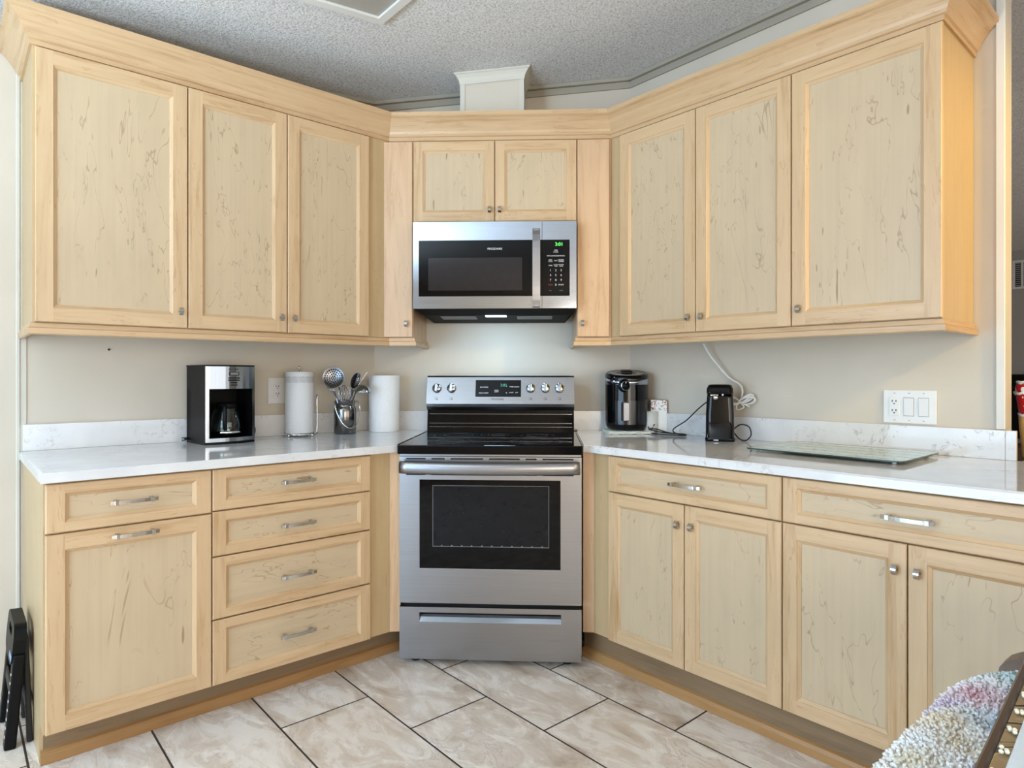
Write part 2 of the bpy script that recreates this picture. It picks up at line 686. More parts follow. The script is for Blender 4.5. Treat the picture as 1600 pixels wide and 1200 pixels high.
for x0, x1 in ((-2.1, -0.5), (-0.4, 3.0)):
    b.box(x0, x1, -3.18, -3.12, 0.45, 0.5); b.box(x0, x1, -3.18, -3.12, 2.3, 2.35)
    for k in range(3):
        xx = x0 + (x1 - x0 - 0.05) * k / 2
        b.box(xx, xx + 0.05, -3.18, -3.12, 0.45, 2.35)
struct('window_1', b, WHITEP)

# corner strip on the left wall
b = MB()
b.box(0.192, 0.206, YW - 0.008, YW, 0, 2.52, 0.003); b.box(0.206, 0.224, YW - 0.004, YW, 0, 2.52)
struct('trim_1', b, TRIMM)
# casing at the free end of the right wall
b = MB()
b.box(XW - 0.012, XW, 0.540, 0.566, 1.017, 2.80, 0.002)
b.box(XW - 0.012, XW, 0.540, 0.566, 0, 0.87)
struct('trim_2', b, WHITEP)

# cornice where the walls meet the sloping ceiling
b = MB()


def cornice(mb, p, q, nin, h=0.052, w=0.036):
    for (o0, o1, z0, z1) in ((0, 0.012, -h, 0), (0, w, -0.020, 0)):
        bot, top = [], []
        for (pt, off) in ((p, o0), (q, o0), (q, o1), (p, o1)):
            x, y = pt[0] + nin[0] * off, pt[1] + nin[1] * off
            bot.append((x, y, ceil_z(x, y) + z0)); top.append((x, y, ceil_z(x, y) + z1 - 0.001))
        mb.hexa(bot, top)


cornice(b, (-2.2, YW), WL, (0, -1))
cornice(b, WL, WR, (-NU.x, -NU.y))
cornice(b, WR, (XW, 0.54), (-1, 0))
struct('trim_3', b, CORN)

# small nail marks on the left wall
b = MB(); b.lathe([(0.0, -0.004), (0.005, -0.004), (0.004, 0.004), (0.0, 0.005)], 10)
b.xform(Matrix.Translation((0.495, YW - 0.002, 1.308)) @ Matrix.Rotation(rad(90), 4, 'X'))
tag(b.build('nail', BLACKM), 'small dark nail head in the bare wall left of the coffee maker', 'nail')

# flush ceiling light with a white frame
def on_ceiling(x0, x1, y0, y1, z0, z1, mb):
    q = [(x0, y0), (x1, y0), (x1, y1), (x0, y1)]
    mb.hexa([(x, y, ceil_z(x, y) + z0) for x, y in q], [(x, y, ceil_z(x, y) + z1) for x, y in q])


cl = thing('ceiling_light', 'square ceiling light with a white frame and grey panel, switched off', 'ceiling light')
b = MB()
X0, X1, Y0, Y1, fw = 0.10, 1.313, 1.05, 2.291, 0.036
for q in ((X0, X1, Y0, Y0 + fw), (X0, X1, Y1 - fw, Y1), (X0, X0 + fw, Y0 + fw, Y1 - fw), (X1 - fw, X1, Y0 + fw, Y1 - fw)):
    on_ceiling(*q, -0.016, -0.001, b)
b.build('frame', WHITEP, cl)
b = MB(); on_ceiling(X0 + fw, X1 - fw, Y0 + fw, Y1 - fw, -0.006, -0.001, b)
b.build('diffuser', GREYP, cl)

# ------------------------------------------------------------------ cabinet doors, drawers, knobs
DT = 0.020       # door thickness (doors stand proud of the cabinet face at y = 0)


def frame_front(name, x0, x1, z0, z1, parent, w=0.050, wr=None, panel_mat=None, slope=0.011, rec=0.011):
    """framed front: stiles full height, rails between, sloped inner edge; the panel is its sub-part"""
    wr = wr or w
    b = MB()
    c = 0.0025
    yf, yc = -DT, -DT + c

    def q(pts, mi):
        b.face(pts, mi)
    # chamfered outer edge and sides
    O = [(x0, z0), (x1, z0), (x1, z1), (x0, z1)]
    I = [(x0 + c, z0 + c), (x1 - c, z0 + c), (x1 - c, z1 - c), (x0 + c, z1 - c)]
    for i in range(4):
        j = (i + 1) % 4
        mi = 1 if i % 2 == 0 else 0
        q([(O[i][0], -0.0008, O[i][1]), (O[j][0], -0.0008, O[j][1]), (O[j][0], yc, O[j][1]), (O[i][0], yc, O[i][1])], mi)
        q([(O[i][0], yc, O[i][1]), (O[j][0], yc, O[j][1]), (I[j][0], yf, I[j][1]), (I[i][0], yf, I[i][1])], mi)
    q([(x, -0.0008, z) for x, z in O], 0)
    a0, a1, c0, c1 = x0 + w, x1 - w, z0 + wr, z1 - wr
    q([(I[0][0], yf, I[0][1]), (a0, yf, I[0][1]), (a0, yf, I[3][1]), (I[3][0], yf, I[3][1])], 0)
    q([(a1, yf, I[0][1]), (I[1][0], yf, I[1][1]), (I[2][0], yf, I[2][1]), (a1, yf, I[3][1])], 0)
    q([(a0, yf, I[0][1]), (a1, yf, I[0][1]), (a1, yf, c0), (a0, yf, c0)], 1)
    q([(a0, yf, c1), (a1, yf, c1), (a1, yf, I[2][1]), (a0, yf, I[2][1])], 1)
    A = [(a0, c0), (a1, c0), (a1, c1), (a0, c1)]
    s_ = slope
    B = [(a0 + s_, c0 + s_), (a1 - s_, c0 + s_), (a1 - s_, c1 - s_), (a0 + s_, c1 - s_)]
    yl, yp = yf + 0.003, yf + rec
    A2 = [(a0 + .0015, c0 + .0015), (a1 - .0015, c0 + .0015), (a1 - .0015, c1 - .0015), (a0 + .0015, c1 - .0015)]
    for i in range(4):
        j = (i + 1) % 4
        mi = 1 if i % 2 == 0 else 0
        q([(A[i][0], yf, A[i][1]), (A[j][0], yf, A[j][1]), (A2[j][0], yl, A2[j][1]), (A2[i][0], yl, A2[i][1])], mi)
        q([(A2[i][0], yl, A2[i][1]), (A2[j][0], yl, A2[j][1]), (B[j][0], yp - 0.002, B[j][1]), (B[i][0], yp - 0.002, B[i][1])], mi)
        q([(B[i][0], yp - 0.002, B[i][1]), (B[j][0], yp - 0.002, B[j][1]), (B[j][0], yp, B[j][1]), (B[i][0], yp, B[i][1])], mi)
    bmesh.ops.remove_doubles(b.b, verts=b.b.verts, dist=1e-5)
    o = b.build(name, [WV, WH], parent)
    p = MB()
    p.box(B[0][0] - .002, B[1][0] + .002, yp - 0.0002, -0.002, B[0][1] - .002, B[2][1] + .002)
    p.build('panel', panel_mat or PV, o)
    return o


def slab(name, x0, x1, z0, z1, parent):
    b = MB(); b.box(x0, x1, -DT, -0.0008, z0, z1, 0.0025)
    return b.build(name, SLAB, parent)


def knob(x, z, parent, y=-DT):
    """curved rectangular pull knob on a short post"""
    b = MB()
    b.tube([(x, y, z), (x, y - 0.016, z)], [0.006, 0.0045], 10)
    n = 6
    pts = []
    for i in range(n + 1):
        u = i / n * 2 - 1
        pts.append((y - 0.024 + 0.010 * u * u - 0.001, z + u * 0.0145))
    for i in range(n):
        (ya, za), (yb, zb) = pts[i], pts[i + 1]
        b.hexa([(x - .0068, ya, za), (x + .0068, ya, za), (x + .0068, ya + .005, za), (x - .0068, ya + .005, za)],
               [(x - .0068, yb, zb), (x + .0068, yb, zb), (x + .0068, yb + .005, zb), (x - .0068, yb + .005, zb)])
    return b.build('knob', NICKEL, parent)


def pull(x, z, parent, L=0.134, y=-DT):
    """bowed bar pull on two posts"""
    b = MB()
    n = 10
    pts = []
    for i in range(n + 1):
        u = i / n * 2 - 1
        pts.append((x + u * L / 2, y - 0.030 + 0.009 * u * u))
    h = 0.0055
    for i in range(n):
        (xa, ya), (xb, yb) = pts[i], pts[i + 1]
        b.hexa([(xa, ya, z - h), (xb, yb, z - h), (xb, yb + .006, z - h), (xa, ya + .006, z - h)],
               [(xa, ya, z + h), (xb, yb, z + h), (xb, yb + .006, z + h), (xa, ya + .006, z + h)])
    for sgn in (-1, 1):
        xx = x + sgn * L * 0.37
        b.box(xx - .006, xx + .006, y - 0.026, y + 0.0, z - .0075, z + .0075, .001)
    return b.build('handle', NICKEL, parent)


ZUB, ZUT, ZUTOP = 1.383, 2.311, 2.402
GAP = 0.0019


def cab(name, label, loc, rotz, group, poly, z0, z1, body_mat=PPLAIN):
    """cabinet root with its body; poly = plan outline in local metres"""
    r = thing(name, label, 'cabinet', loc, rotz, group)
    b = MB(); b.prism(poly, z0, z1)
    b.build('body', body_mat, r)
    return r


UG, BG = 'maple upper cabinets', 'maple base cabinets'

# --- left upper run: local axes = world axes, face at y = 2.70
def to_local(pts, loc, rotz):
    M = Matrix.Rotation(-rotz, 2)
    return [tuple(M @ (Vector(p) - Vector(loc[:2]))) for p in pts]


FU = 2.70
CLx = (3.05 - NU.y * FU) / NU.x           # corner of left run face with diagonal face
FX = 2.354
CRy = (3.05 - NU.x * FX) / NU.y
CL_, CR_ = (CLx, FU), (FX, CRy)

loc = (0.4545, FU, 0)
c = cab('upper_cabinet', 'single-door upper cabinet at the far left end, over bare wall', loc, 0, UG,
        to_local([(0.212, FU), (0.6935, FU), (0.6935, YW - .002), (0.212, YW - .002)], loc, 0), ZUB, ZUTOP)
d = frame_front('door', 0.2195 - loc[0], 0.6935 - GAP - loc[0], ZUB + .001, ZUT, c)
knob(0.666 - loc[0], 1.446, d)

loc = (1.08, FU, 0)
c = cab('upper_cabinet', 'two-door upper cabinet above the coffee maker and paper towel holder', loc, 0, UG,
        to_local([(0.6938, FU), CL_, (1.703, YW - .003), (0.6938, YW - .003)], loc, 0), ZUB, ZUTOP)
d = frame_front('door', 0.6938 + GAP - loc[0], 1.083 - GAP - loc[0], ZUB + .001, ZUT, c)
knob(1.055 - loc[0], 1.446, d)
d = frame_front('door', 1.083 + GAP - loc[0], 1.469 - loc[0], ZUB + .001, ZUT, c)
knob(1.110 - loc[0], 1.446, d)
b = MB(); b.box(1.471 - loc[0], CLx - 0.002 - loc[0], -0.002, -0.0002, ZUB, ZUT)
b.build('filler_strip', PPLAIN, c)

# --- corner: narrow cabinets either side of the microwave, cabinet over the microwave
ROTU = AU - rad(90)
tl, tr_ = -0.5853, 0.1905


def corner_cab(label, t0, t1, poly):
    p = pu((t0 + t1) / 2, 3.05)
    loc = (p[0], p[1], 0)
    return cab('upper_cabinet', label, loc, ROTU, UG, to_local(poly, loc, ROTU), ZUB, ZUTOP, SLAB), (t0 + t1) / 2


tCL = Vector(CL_).dot(TU)
tCR = Vector(CR_).dot(TU)
c, tm = corner_cab('narrow slab-door upper cabinet left of the microwave', tCL, tl,
                   [(CL_[0] + .001, CL_[1] - .001), pu(tl, 3.05), pu(tl, 3.412), (1.722, 3.057), (1.707, 3.066)])
d = slab('door', -0.732 - tm, tl - 0.002 - tm, ZUB + .001, ZUT, c)
knob(-0.616 - tm, 1.447, d)
c, tm = corner_cab('narrow slab-door upper cabinet right of the microwave', tr_, tCR,
                   [pu(tr_, 3.05), (CR_[0] - .001, CR_[1] + .001), (2.711, 2.147), pu(tr_, 3.412)])
d = slab('door', tr_ + 0.002 - tm, 0.3417 - tm, ZUB + .001, ZUT, c)
knob(0.216 - tm, 1.447, d)
tm = -0.1965
p = pu(tm, 3.05)
c = cab('upper_cabinet', 'short two-door upper cabinet directly over the microwave', (p[0], p[1], 0), ROTU, UG,
        [(tl + .0015 - tm, 0), (tr_ - .0015 - tm, 0), (tr_ - .0015 - tm, 0.362), (tl + .0015 - tm, 0.362)], 1.925, ZUTOP)
d = frame_front('door', tl + 0.002 - tm, -GAP, 1.93, ZUT, c, w=0.045)
knob(-0.024, 1.983, d)
d = frame_front('door', GAP, tr_ - 0.002 - tm, 1.93, ZUT, c, w=0.045)
knob(0.024, 1.983, d)

# --- right upper run: local x = -Y, face at x = 2.354
RR = rad(-90)
loc = (FX, 1.535, 0)
c = cab('upper_cabinet', 'two-door upper cabinet above the air fryer and can opener', loc, RR, UG,
        to_local([(FX, 1.1047), (FX, CRy), (2.713, 2.143), (2.713, 1.1047)], loc, RR), ZUB, ZUTOP)
L = lambda y: loc[1] - y
d = frame_front('door', L(1.909), L(1.509 + GAP), ZUB + .001, ZUT, c)
knob(L(1.539), 1.445, d)
d = frame_front('door', L(1.509 - GAP), L(1.1047 + GAP), ZUB + .001, ZUT, c)
knob(L(1.476), 1.445, d)
b = MB(); b.box(L(CRy - .002), L(1.911), -0.002, -0.0002, ZUB, ZUT)
b.build('filler_strip', PPLAIN, c)
loc = (FX, 0.86, 0)
c = cab('upper_cabinet', 'single-door upper cabinet at the right end beside the door casing', loc, RR, UG,
        to_local([(FX, 0.632), (FX, 1.1044), (2.713, 1.1044), (2.713, 0.632)], loc, RR), ZUB, ZUTOP)
d = frame_front('door', L(1.1044 - GAP), L(0.6255), ZUB + .001, ZUT, c)
knob(L(1.074), 1.444, d)

# --- crown moulding along all the uppers, returns at both ends
CROWN = [(0, 2.318), (0.008, 2.318), (0.008, 2.334), (0.015, 2.337), (0.021, 2.346), (0.024, 2.357), (0.035, 2.374), (0.048, 2.392),
         (0.062, 2.405), (0.070, 2.409), (0.075, 2.413), (0.075, 2.430), (0, 2.430)]
b = MB()
sweep(b, [(0.212, YW - .002), (0.212, FU), CL_, CR_, (FX, 0.632), (XW - .002, 0.632)], CROWN)
tag(b.build('crown_molding', WU), 'wide maple crown molding running along the tops of all the upper cabinets', 'molding')

# --- light rails under the uppers
RAIL = [(0, 1.341), (0.010, 1.341), (0.014, 1.345), (0.014, 1.362), (0.008, 1.366), (0.006, 1.381), (0, 1.3825)]
b = MB()
sweep(b, [(0.212, YW - .002), (0.212, FU), CL_, pu(tl, 3.05), pu(tl, 3.41)], RAIL)
tag(b.build('light_rail', WU), 'thin maple light rail under the upper cabinets left of the microwave', 'molding')
b = MB()
sweep(b, [pu(tr_, 3.41), pu(tr_, 3.05), CR_, (FX, 0.632), (XW - .002, 0.632)], RAIL)
tag(b.build('light_rail', WU), 'thin maple light rail under the upper cabinets right of the microwave', 'molding')

# --- boxed duct between cabinet and ceiling
vc = thing('duct_chase', 'painted beige duct box with corner strips standing on the corner cabinet', 'duct box', pu(-0.217, 3.15) + (ZUTOP,), ROTU)


def chase_z(x, y, dz=0):
    w = Vector(pu(-0.217, 3.15)) + TU * x + NU * y
    return ceil_z(w.x, w.y) - ZUTOP + dz


def chase_box(mb, x0, x1, y0, y1, zb=None, dz0=0.0, dz1=-0.001):
    q = [(x0, y0), (x1, y0), (x1, y1), (x0, y1)]
    mb.hexa([(x, y, 0.001 if zb is None else chase_z(x, y, dz0)) for x, y in q], [(x, y, chase_z(x, y, dz1)) for x, y in q])


hw = 0.154
b = MB(); chase_box(b, -hw, hw, 0, 0.255)
b.build('panel', WALLM, vc)
for sx in (-1, 1):
    b = MB(); x0, x1 = sorted((sx * (hw + .003), sx * (hw - .021)))
    chase_box(b, x0, x1, -0.004, 0.26)
    b.build('corner_strip', TRIMM, vc)
b = MB()
prev = None
for (o, z) in ((0.005, -0.055), (0.007, -0.04), (0.014, -0.026), (0.024, -0.013), (0.031, -0.008), (0.031, -0.0015)):
    ring = [(-hw - o, -o), (hw + o, -o), (hw + o, 0.235), (-hw - o, 0.235)]
    vs = [b.b.verts.new((x, y, chase_z(x, y, z))) for x, y in ring]
    if prev:
        for i in range(4):
            b.b.faces.new([prev[i], prev[(i + 1) % 4], vs[(i + 1) % 4], vs[i]])
    prev = vs
b.b.faces.new(prev)
b.build('crown', TRIMM, vc)

# ------------------------------------------------------------------ base cabinets
ZLB, ZLT = 0.131, 0.876
FL, FR = 2.363, 2.028
RL, RRt = -0.622, 0.148                    # range sides + gap, along TR


def base_front(kind, x0, x1, z0, z1, c, w=0.050, wr=None):
    return frame_front(kind, x0, x1, z0, z1, c, w, wr, PH if kind == 'drawer' else PV)


loc = (0.447, FL, 0)
c = cab('base_cabinet', 'base cabinet at the left end with one drawer and a pull-out door', loc, 0, BG,
        to_local([(0.212, FL), (0.6825, FL), (0.6825, YW - .022), (0.212, YW - .022)], loc, 0), ZLB - .003, 0.8825)
b = MB(); b.box(0.212 - loc[0], 0.222 - loc[0], 0.10, 0.685, 0.0, ZLB - .003)
b.build('end_panel', PPLAIN, c)
d = base_front('drawer', 0.2165 - loc[0], 0.6825 - GAP - loc[0], 0.730, ZLT, c, 0.048, 0.029)
pull(0.4455 - loc[0], 0.804, d)
d = base_front('door', 0.2165 - loc[0], 0.6825 - GAP - loc[0], ZLB, 0.725, c, 0.048)
pull(0.4490 - loc[0], 0.698, d)

loc = (1.0, FL, 0)
c = cab('base_cabinet', 'base cabinet with a stack of four drawers left of the range', loc, 0, BG,
        to_local([(0.6828, FL), (1.391, FL), (1.4265, 2.338), pr(RL, 3.33), (1.93, 2.87), (1.71, 3.05), (0.6828, 3.05)], loc, 0), ZLB - .003, 0.8825)
for z0, z1, pz in ((0.735, ZLT, 0.808), (0.577, 0.730, 0.648), (0.359, 0.572, 0.459), (ZLB, 0.354, 0.240)):
    d = base_front('drawer', 0.6828 + GAP - loc[0], 1.290 - loc[0], z0, z1, c, 0.044, 0.031)
    pull(0.984 - loc[0], pz, d)
b = MB(); b.box(1.2925 - loc[0], 1.391 - loc[0], -0.002, -0.0002, ZLB, 0.8815)
b.build('filler_strip', PPLAIN, c)
b = MB()
b.prism(to_local([(1.389, 2.3605), (1.424, 2.3355), (1.4275, 2.340), (1.3925, 2.3650)], loc, 0), ZLB, 0.8815)
b.build('corner_stile', SLAB, c)

loc = (FR, 1.34, 0)
c = cab('base_cabinet', 'base cabinet with one drawer and two doors, next to the range on its right', loc, RR, BG,
        to_local([(FR, 0.9801), (FR, 1.795), (1.998, 1.8285), pr(RRt, 3.33), (2.51, 2.335), (2.69, 2.16), (2.69, 0.9801)], loc, RR), ZLB - .003, 0.8825)
L = lambda y: loc[1] - y
d = base_front('drawer', L(1.7015), L(0.9801 + GAP), 0.735, ZLT, c, 0.046, 0.030)
pull(L(1.3335), 0.803, d)
d = base_front('door', L(1.7015), L(1.3445 + GAP), ZLB, 0.730, c, 0.046)
knob(L(1.369), 0.657, d)
d = base_front('door', L(1.3445 - GAP), L(0.9801 + GAP), ZLB, 0.730, c, 0.046)
knob(L(1.310), 0.657, d)
b = MB(); b.box(L(1.795), L(1.704), -0.002, -0.0002, ZLB, 0.8815)
b.build('filler_strip', PPLAIN, c)
b = MB(); b.prism(to_local([(2.026, 1.7935), (2.031, 1.7975), (2.0005, 1.8305), (1.9965, 1.826)], loc, RR), ZLB, 0.8815)
b.build('corner_stile', SLAB, c)

loc = (FR, 0.62, 0)
c = cab('base_cabinet', 'base cabinet at the right edge, under the glass cutting board end of the counter', loc, RR, BG,
        to_local([(FR, 0.260), (FR, 0.9797), (2.69, 0.9797), (2.69, 0.260)], loc, RR), ZLB - .003, 0.8825)
L = lambda y: loc[1] - y
d = base_front('drawer', L(0.9797 - GAP), L(0.262), 0.735, ZLT, c, 0.046, 0.030)
pull(L(0.617), 0.802, d)
d = base_front('door', L(0.9797 - GAP), L(0.6215 + GAP), ZLB, 0.730, c, 0.046)
knob(L(0.650), 0.657, d)
d = base_front('door', L(0.6215 - GAP), L(0.262), ZLB, 0.730, c, 0.046)
knob(L(0.594), 0.657, d)

# toe kicks with a shoe strip
SH = [(0, 0.001), (0.016, 0.001), (0.015, 0.026), (0.009, 0.037), (0, 0.042)]
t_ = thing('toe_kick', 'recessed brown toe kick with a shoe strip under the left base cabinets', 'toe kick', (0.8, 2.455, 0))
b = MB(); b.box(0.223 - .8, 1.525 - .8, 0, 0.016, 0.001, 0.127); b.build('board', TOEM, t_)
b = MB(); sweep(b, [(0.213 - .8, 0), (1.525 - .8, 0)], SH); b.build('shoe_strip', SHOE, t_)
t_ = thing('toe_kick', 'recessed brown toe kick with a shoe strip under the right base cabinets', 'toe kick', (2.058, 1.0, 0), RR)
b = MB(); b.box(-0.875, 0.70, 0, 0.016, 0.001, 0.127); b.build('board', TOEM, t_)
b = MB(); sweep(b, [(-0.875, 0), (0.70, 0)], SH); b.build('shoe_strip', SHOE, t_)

# ------------------------------------------------------------------ countertops with backsplash
ZC = 0.914


def slab_top(mb, poly, z0, z1, c=0.006):
    """counter slab with an eased top edge"""
    n = len(poly)
    P = [Vector(p) for p in poly]
    ins = []
    for i in range(n):
        d0 = (P[i] - P[i - 1]).normalized(); d1 = (P[(i + 1) % n] - P[i]).normalized()
        n0, n1 = Vector((-d0.y, d0.x)), Vector((-d1.y, d1.x))
        bb = (n0 + n1).normalized()
        ins.append(P[i] + bb * (c / max(0.3, bb.dot(n0))))
    lo = [mb.b.verts.new((p.x, p.y, z0)) for p in P]
    mid = [mb.b.verts.new((p.x, p.y, z1 - c)) for p in P]
    hi = [mb.b.verts.new((p.x, p.y, z1)) for p in ins]
    mb.b.faces.new(list(reversed(lo))); mb.b.faces.new(hi)
    for a, q in ((lo, mid), (mid, hi)):
        for i in range(n):
            mb.b.faces.new([a[i], a[(i + 1) % n], q[(i + 1) % n], q[i]])


cl_ = thing('countertop', 'white quartz countertop with grey veins, left of the range', 'countertop', (0.8, 2.7, 0.884))
b = MB()
slab_top(b, [(x - .8, y - 2.7) for x, y in [(0.203, 2.321), (1.402, 2.321), pr(RL + .001, 2.66), pr(RL + .001, 3.36), (1.94, 2.86), (1.714, 3.065), (0.203, 3.065)]], 0.0, 0.030)
b.build('slab', QZ, cl_)
b = MB()
b.box(0.213 - .8, 1.722 - .8, 3.05 - 2.7, 3.069 - 2.7, 0.0301, 0.131, 0.0015)
w0, w1 = Vector((1.700, 3.050)), Vector(pr(-0.622, 3.36))
pa, pb = Vector(WL) + TU * 0.012 - NU * 0.001, Vector(WL) + TU * 0.335 - NU * 0.001
b.prism([(p.x - .8, p.y - 2.7) for p in (pa, pa - NU * .02, pb - NU * .02, pb)], 0.0301, 0.131)
b.build('backsplash', QZ, cl_)
cr_ = thing('countertop', 'white quartz countertop with grey veins, right of the range', 'countertop', (2.35, 1.0, 0.884))
b = MB()
poly = [(1.99, -0.10), (2.95, -0.10), (2.95, 0.500), (2.712, 0.500), (2.712, 2.145), (2.50, 2.33), pr(RRt - .001, 3.36), pr(RRt - .001, 2.66), (1.99, 1.812)]
slab_top(b, [(x - 2.35, y - 1.0) for x, y in poly], 0.0, 0.030)
b.build('slab', QZ, cr_)
b = MB()
b.box(2.694 - 2.35, 2.7135 - 2.35, 0.538 - 1, 2.140 - 1, 0.0301, 0.131, 0.0015)
b.box(2.694 - 2.35, 2.7135 - 2.35, 0.508 - 1, 0.5375 - 1, 0.0301, 0.131, 0.0015)
pa, pb = Vector(WR) - TU * 0.012 - NU * 0.001, Vector(WR) - TU * 0.32 - NU * 0.001
b.prism([(p.x - 2.35, p.y - 1.0) for p in (pa, pb, pb - NU * .02, pa - NU * .02)], 0.0301, 0.131)
b.build('backsplash', QZ, cr_)

# ------------------------------------------------------------------ range
RW = 0.3765
rg = thing('range', 'stainless steel electric range with black glass cooktop in the corner', 'range', pr(-0.2375, 2.64) + (0,), AR - rad(90))
b = MB(); b.box(-RW + .003, RW - .003, 0.052, 0.735, 0.03, 0.905)
b.build('body', plain('range_side', (60, 60, 62), 0.4), rg)
# storage drawer with recessed grip
b = MB()
g0, g1, h0, h1 = -0.2935, 0.2935, 0.182, 0.221
y0, y1 = 0.0, 0.048
for q in ((-RW, g0, 0.028, 0.243), (g1, RW, 0.028, 0.243), (g0, g1, 0.028, h0), (g0, g1, h1, 0.243)):
    b.box(q[0], q[1], y0, y1, q[2], q[3])
bmesh.ops.remove_doubles(b.b, verts=b.b.verts, dist=1e-5)
dw = b.build('storage_drawer', STEEL, rg)
b = MB()
b.face([(g0, .0335, h0), (g1, .0335, h0), (g1, .0335, h1), (g0, .0335, h1)], 1)
b.face([(g0, .0, h0), (g1, .0, h0), (g1, .021, h0 + .025), (g0, .021, h0 + .025)], 0)
b.build('grip_recess', [STEELB, DARKSLOT], dw)
# oven door
b = MB()
wx0, wx1, wz0, wz1 = -0.2925, 0.2905, 0.4005, 0.771
for q in ((-RW, wx0, 0.260, 0.866), (wx1, RW, 0.260, 0.866), (wx0, wx1, 0.260, wz0), (wx0, wx1, wz1, 0.866)):
    b.box(q[0], q[1], 0.0, 0.048, q[2], q[3])
bmesh.ops.remove_doubles(b.b, verts=b.b.verts, dist=1e-5)
od = b.build('oven_door', STEEL, rg)
b = MB(); b.box(wx0, wx1, 0.0005, 0.02, wz0 + .004, wz1)
wg = b.build('door_glass', BLACKG, od)
b = MB(); b.box(wx0, wx1, -0.0015, 0.004, wz0, wz0 + .004)
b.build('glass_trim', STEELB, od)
b = MB()
ix0, ix1, iz0, iz1 = -0.2375, 0.2435, 0.4945, 0.7475
b.box(ix0, ix1, -0.0004, 0.001, iz0, iz1)
b.build('window', OVENWIN, wg)
b = MB()
for q in ((ix0, ix1, iz1 - .0015, iz1), (ix0, ix0 + .0015, iz0, iz1), (ix1 - .0015, ix1, iz0, iz1), (ix0, ix1, iz0, iz0 + .002)):
    b.box(q[0], q[1], -0.0012, 0.0, q[2], q[3])
for k in range(11):
    xx = ix0 + 0.038 + k * 0.0415
    b.box(xx - .0025, xx + .0025, -0.0012, 0.0, iz0 + .002, iz0 + .0065)
b.build('window_outline', GREYINK, wg)
# bowed bar handle
b = MB()
pts, rs = [], []
n = 24
for i in range(n + 1):
    u = i / n * 2 - 1
    pts.append((u * 0.367, -0.050 + 0.012 * u * u, 0.8265 - 0.004 * (1 - u * u)))
    rs.append(0.026)
b.tube(pts, rs, 14, squash=(0.55, 1.0))
for sx in (-1, 1):
    b.box(sx * 0.34 - .022, sx * 0.34 + .022, -0.045, 0.001, 0.806, 0.840, 0.004)
b.build('handle', STEEL, od)
for z in (0.8575, 0.7925):
    x = -0.360
    for x1 in (-0.255, -0.175, -0.015, 0.135, 0.205, 0.355):
        b = MB(); b.box(x + .012, x1 - .012, -0.0006, 0.001, z - .003, z + .003)
        b.build('vent_slot', DARKSLOT, od)
        x = x1
# vent trim strip and cooktop
b = MB(); b.box(-RW + .001, RW - .001, 0.006, 0.06, 0.868, 0.878)
b.build('vent_strip', STEEL, rg)
b = MB()
b.box(-RW - .003, RW + .003, -0.030, 0.640, 0.879, 0.9165, 0.004, 2)
ct = b.build('cooktop', BLACKG, rg)
b = MB()
b.box(-RW - .0045, -RW - .0005, -0.024, 0.60, 0.9155, 0.9195, .001); b.box(RW + .0005, RW + .0045, -0.024, 0.60, 0.9155, 0.9195, .001)
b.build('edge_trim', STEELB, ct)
b = MB()
for cx, cy, r in ((-0.19, 0.15, 0.095), (0.19, 0.15, 0.115), (-0.19, 0.42, 0.115), (0.19, 0.42, 0.08), (0, 0.45, .05)):
    for rr in (r, r * 0.62):
        pts = [(cx + rr * math.cos(a * PI / 20), cy + rr * math.sin(a * PI / 20), 0.9166) for a in range(40)]
        b.tube(pts, 0.0008, 4, closed=True)
b.build('burner_rings', plain('burner_print', (38, 38, 40), 0.3), ct)
# backguard
b = MB()
bw = 0.3690
b.hexa([(-bw, 0.575, 0.917), (bw, 0.575, 0.917), (bw, 0.735, 0.917), (-bw, 0.735, 0.917)],
       [(-bw, 0.590, 1.030), (bw, 0.590, 1.030), (bw, 0.735, 1.030), (-bw, 0.735, 1.030)])
bgd = b.build('backguard', BLACKG, rg)
b = MB()
for z, y in ((1.008, 0.587), (0.962, 0.581), (0.944, 0.5785)):
    b.box(-bw + .01, bw - .01, y - 0.0006, y + 0.004, z - .0007, z + .0007)
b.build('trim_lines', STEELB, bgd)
b = MB()
prof = [(0.575, 1.030), (0.560, 1.046), (0.556, 1.060), (0.590, 1.193), (0.600, 1.2005), (0.735, 1.2005), (0.735, 1.030)]
lo = [(-bw - .001, y, z) for y, z in prof]; hi = [(bw + .001, y, z) for y, z in prof]
b.hexa(lo, hi)
cp = b.build('control_panel', STEEL, rg)


def on_panel(z):
    return 0.556 + (z - 1.060) / (1.193 - 1.060) * 0.034


tilt = math.atan2(0.034, 0.133)
PM = Matrix.Translation((0, on_panel(1.137), 1.137)) @ Matrix.Rotation(-tilt, 4, 'X')
for kx in (-0.3195, -0.2450, 0.1530, 0.2262, 0.2965):
    b = MB()
    b.lathe([(0.0, 0), (0.024, 0), (0.0235, 0.006), (0.021, 0.010), (0.0195, 0.013), (0.0, 0.013)], 28)
    b.xform(Matrix.Rotation(rad(90), 4, 'X'))
    b.box(-0.0075, 0.0075, -0.030, -0.010, -0.021, 0.021, 0.003, 2)
    b.box(-0.001, 0.001, -0.0305, -0.029, 0.006, 0.019, mi=1)
    b.xform(PM @ Matrix.Translation((kx, 0, 0)))
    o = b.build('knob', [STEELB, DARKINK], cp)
b = MB()
b.box(-0.1235, 0.1050, -0.0015, 0.002, -0.043, 0.043, 0.001); b.xform(PM)
disp = b.build('display', BLACKG, cp)
b = MB()
b.text('3:01', 0.020, 0.018, 0.016, -0.0018, 1)
b.text('BAKE', 0.0075, -0.092, 0.006, -0.0018); b.text('BROIL', 0.0075, -0.070, 0.006, -0.0018)
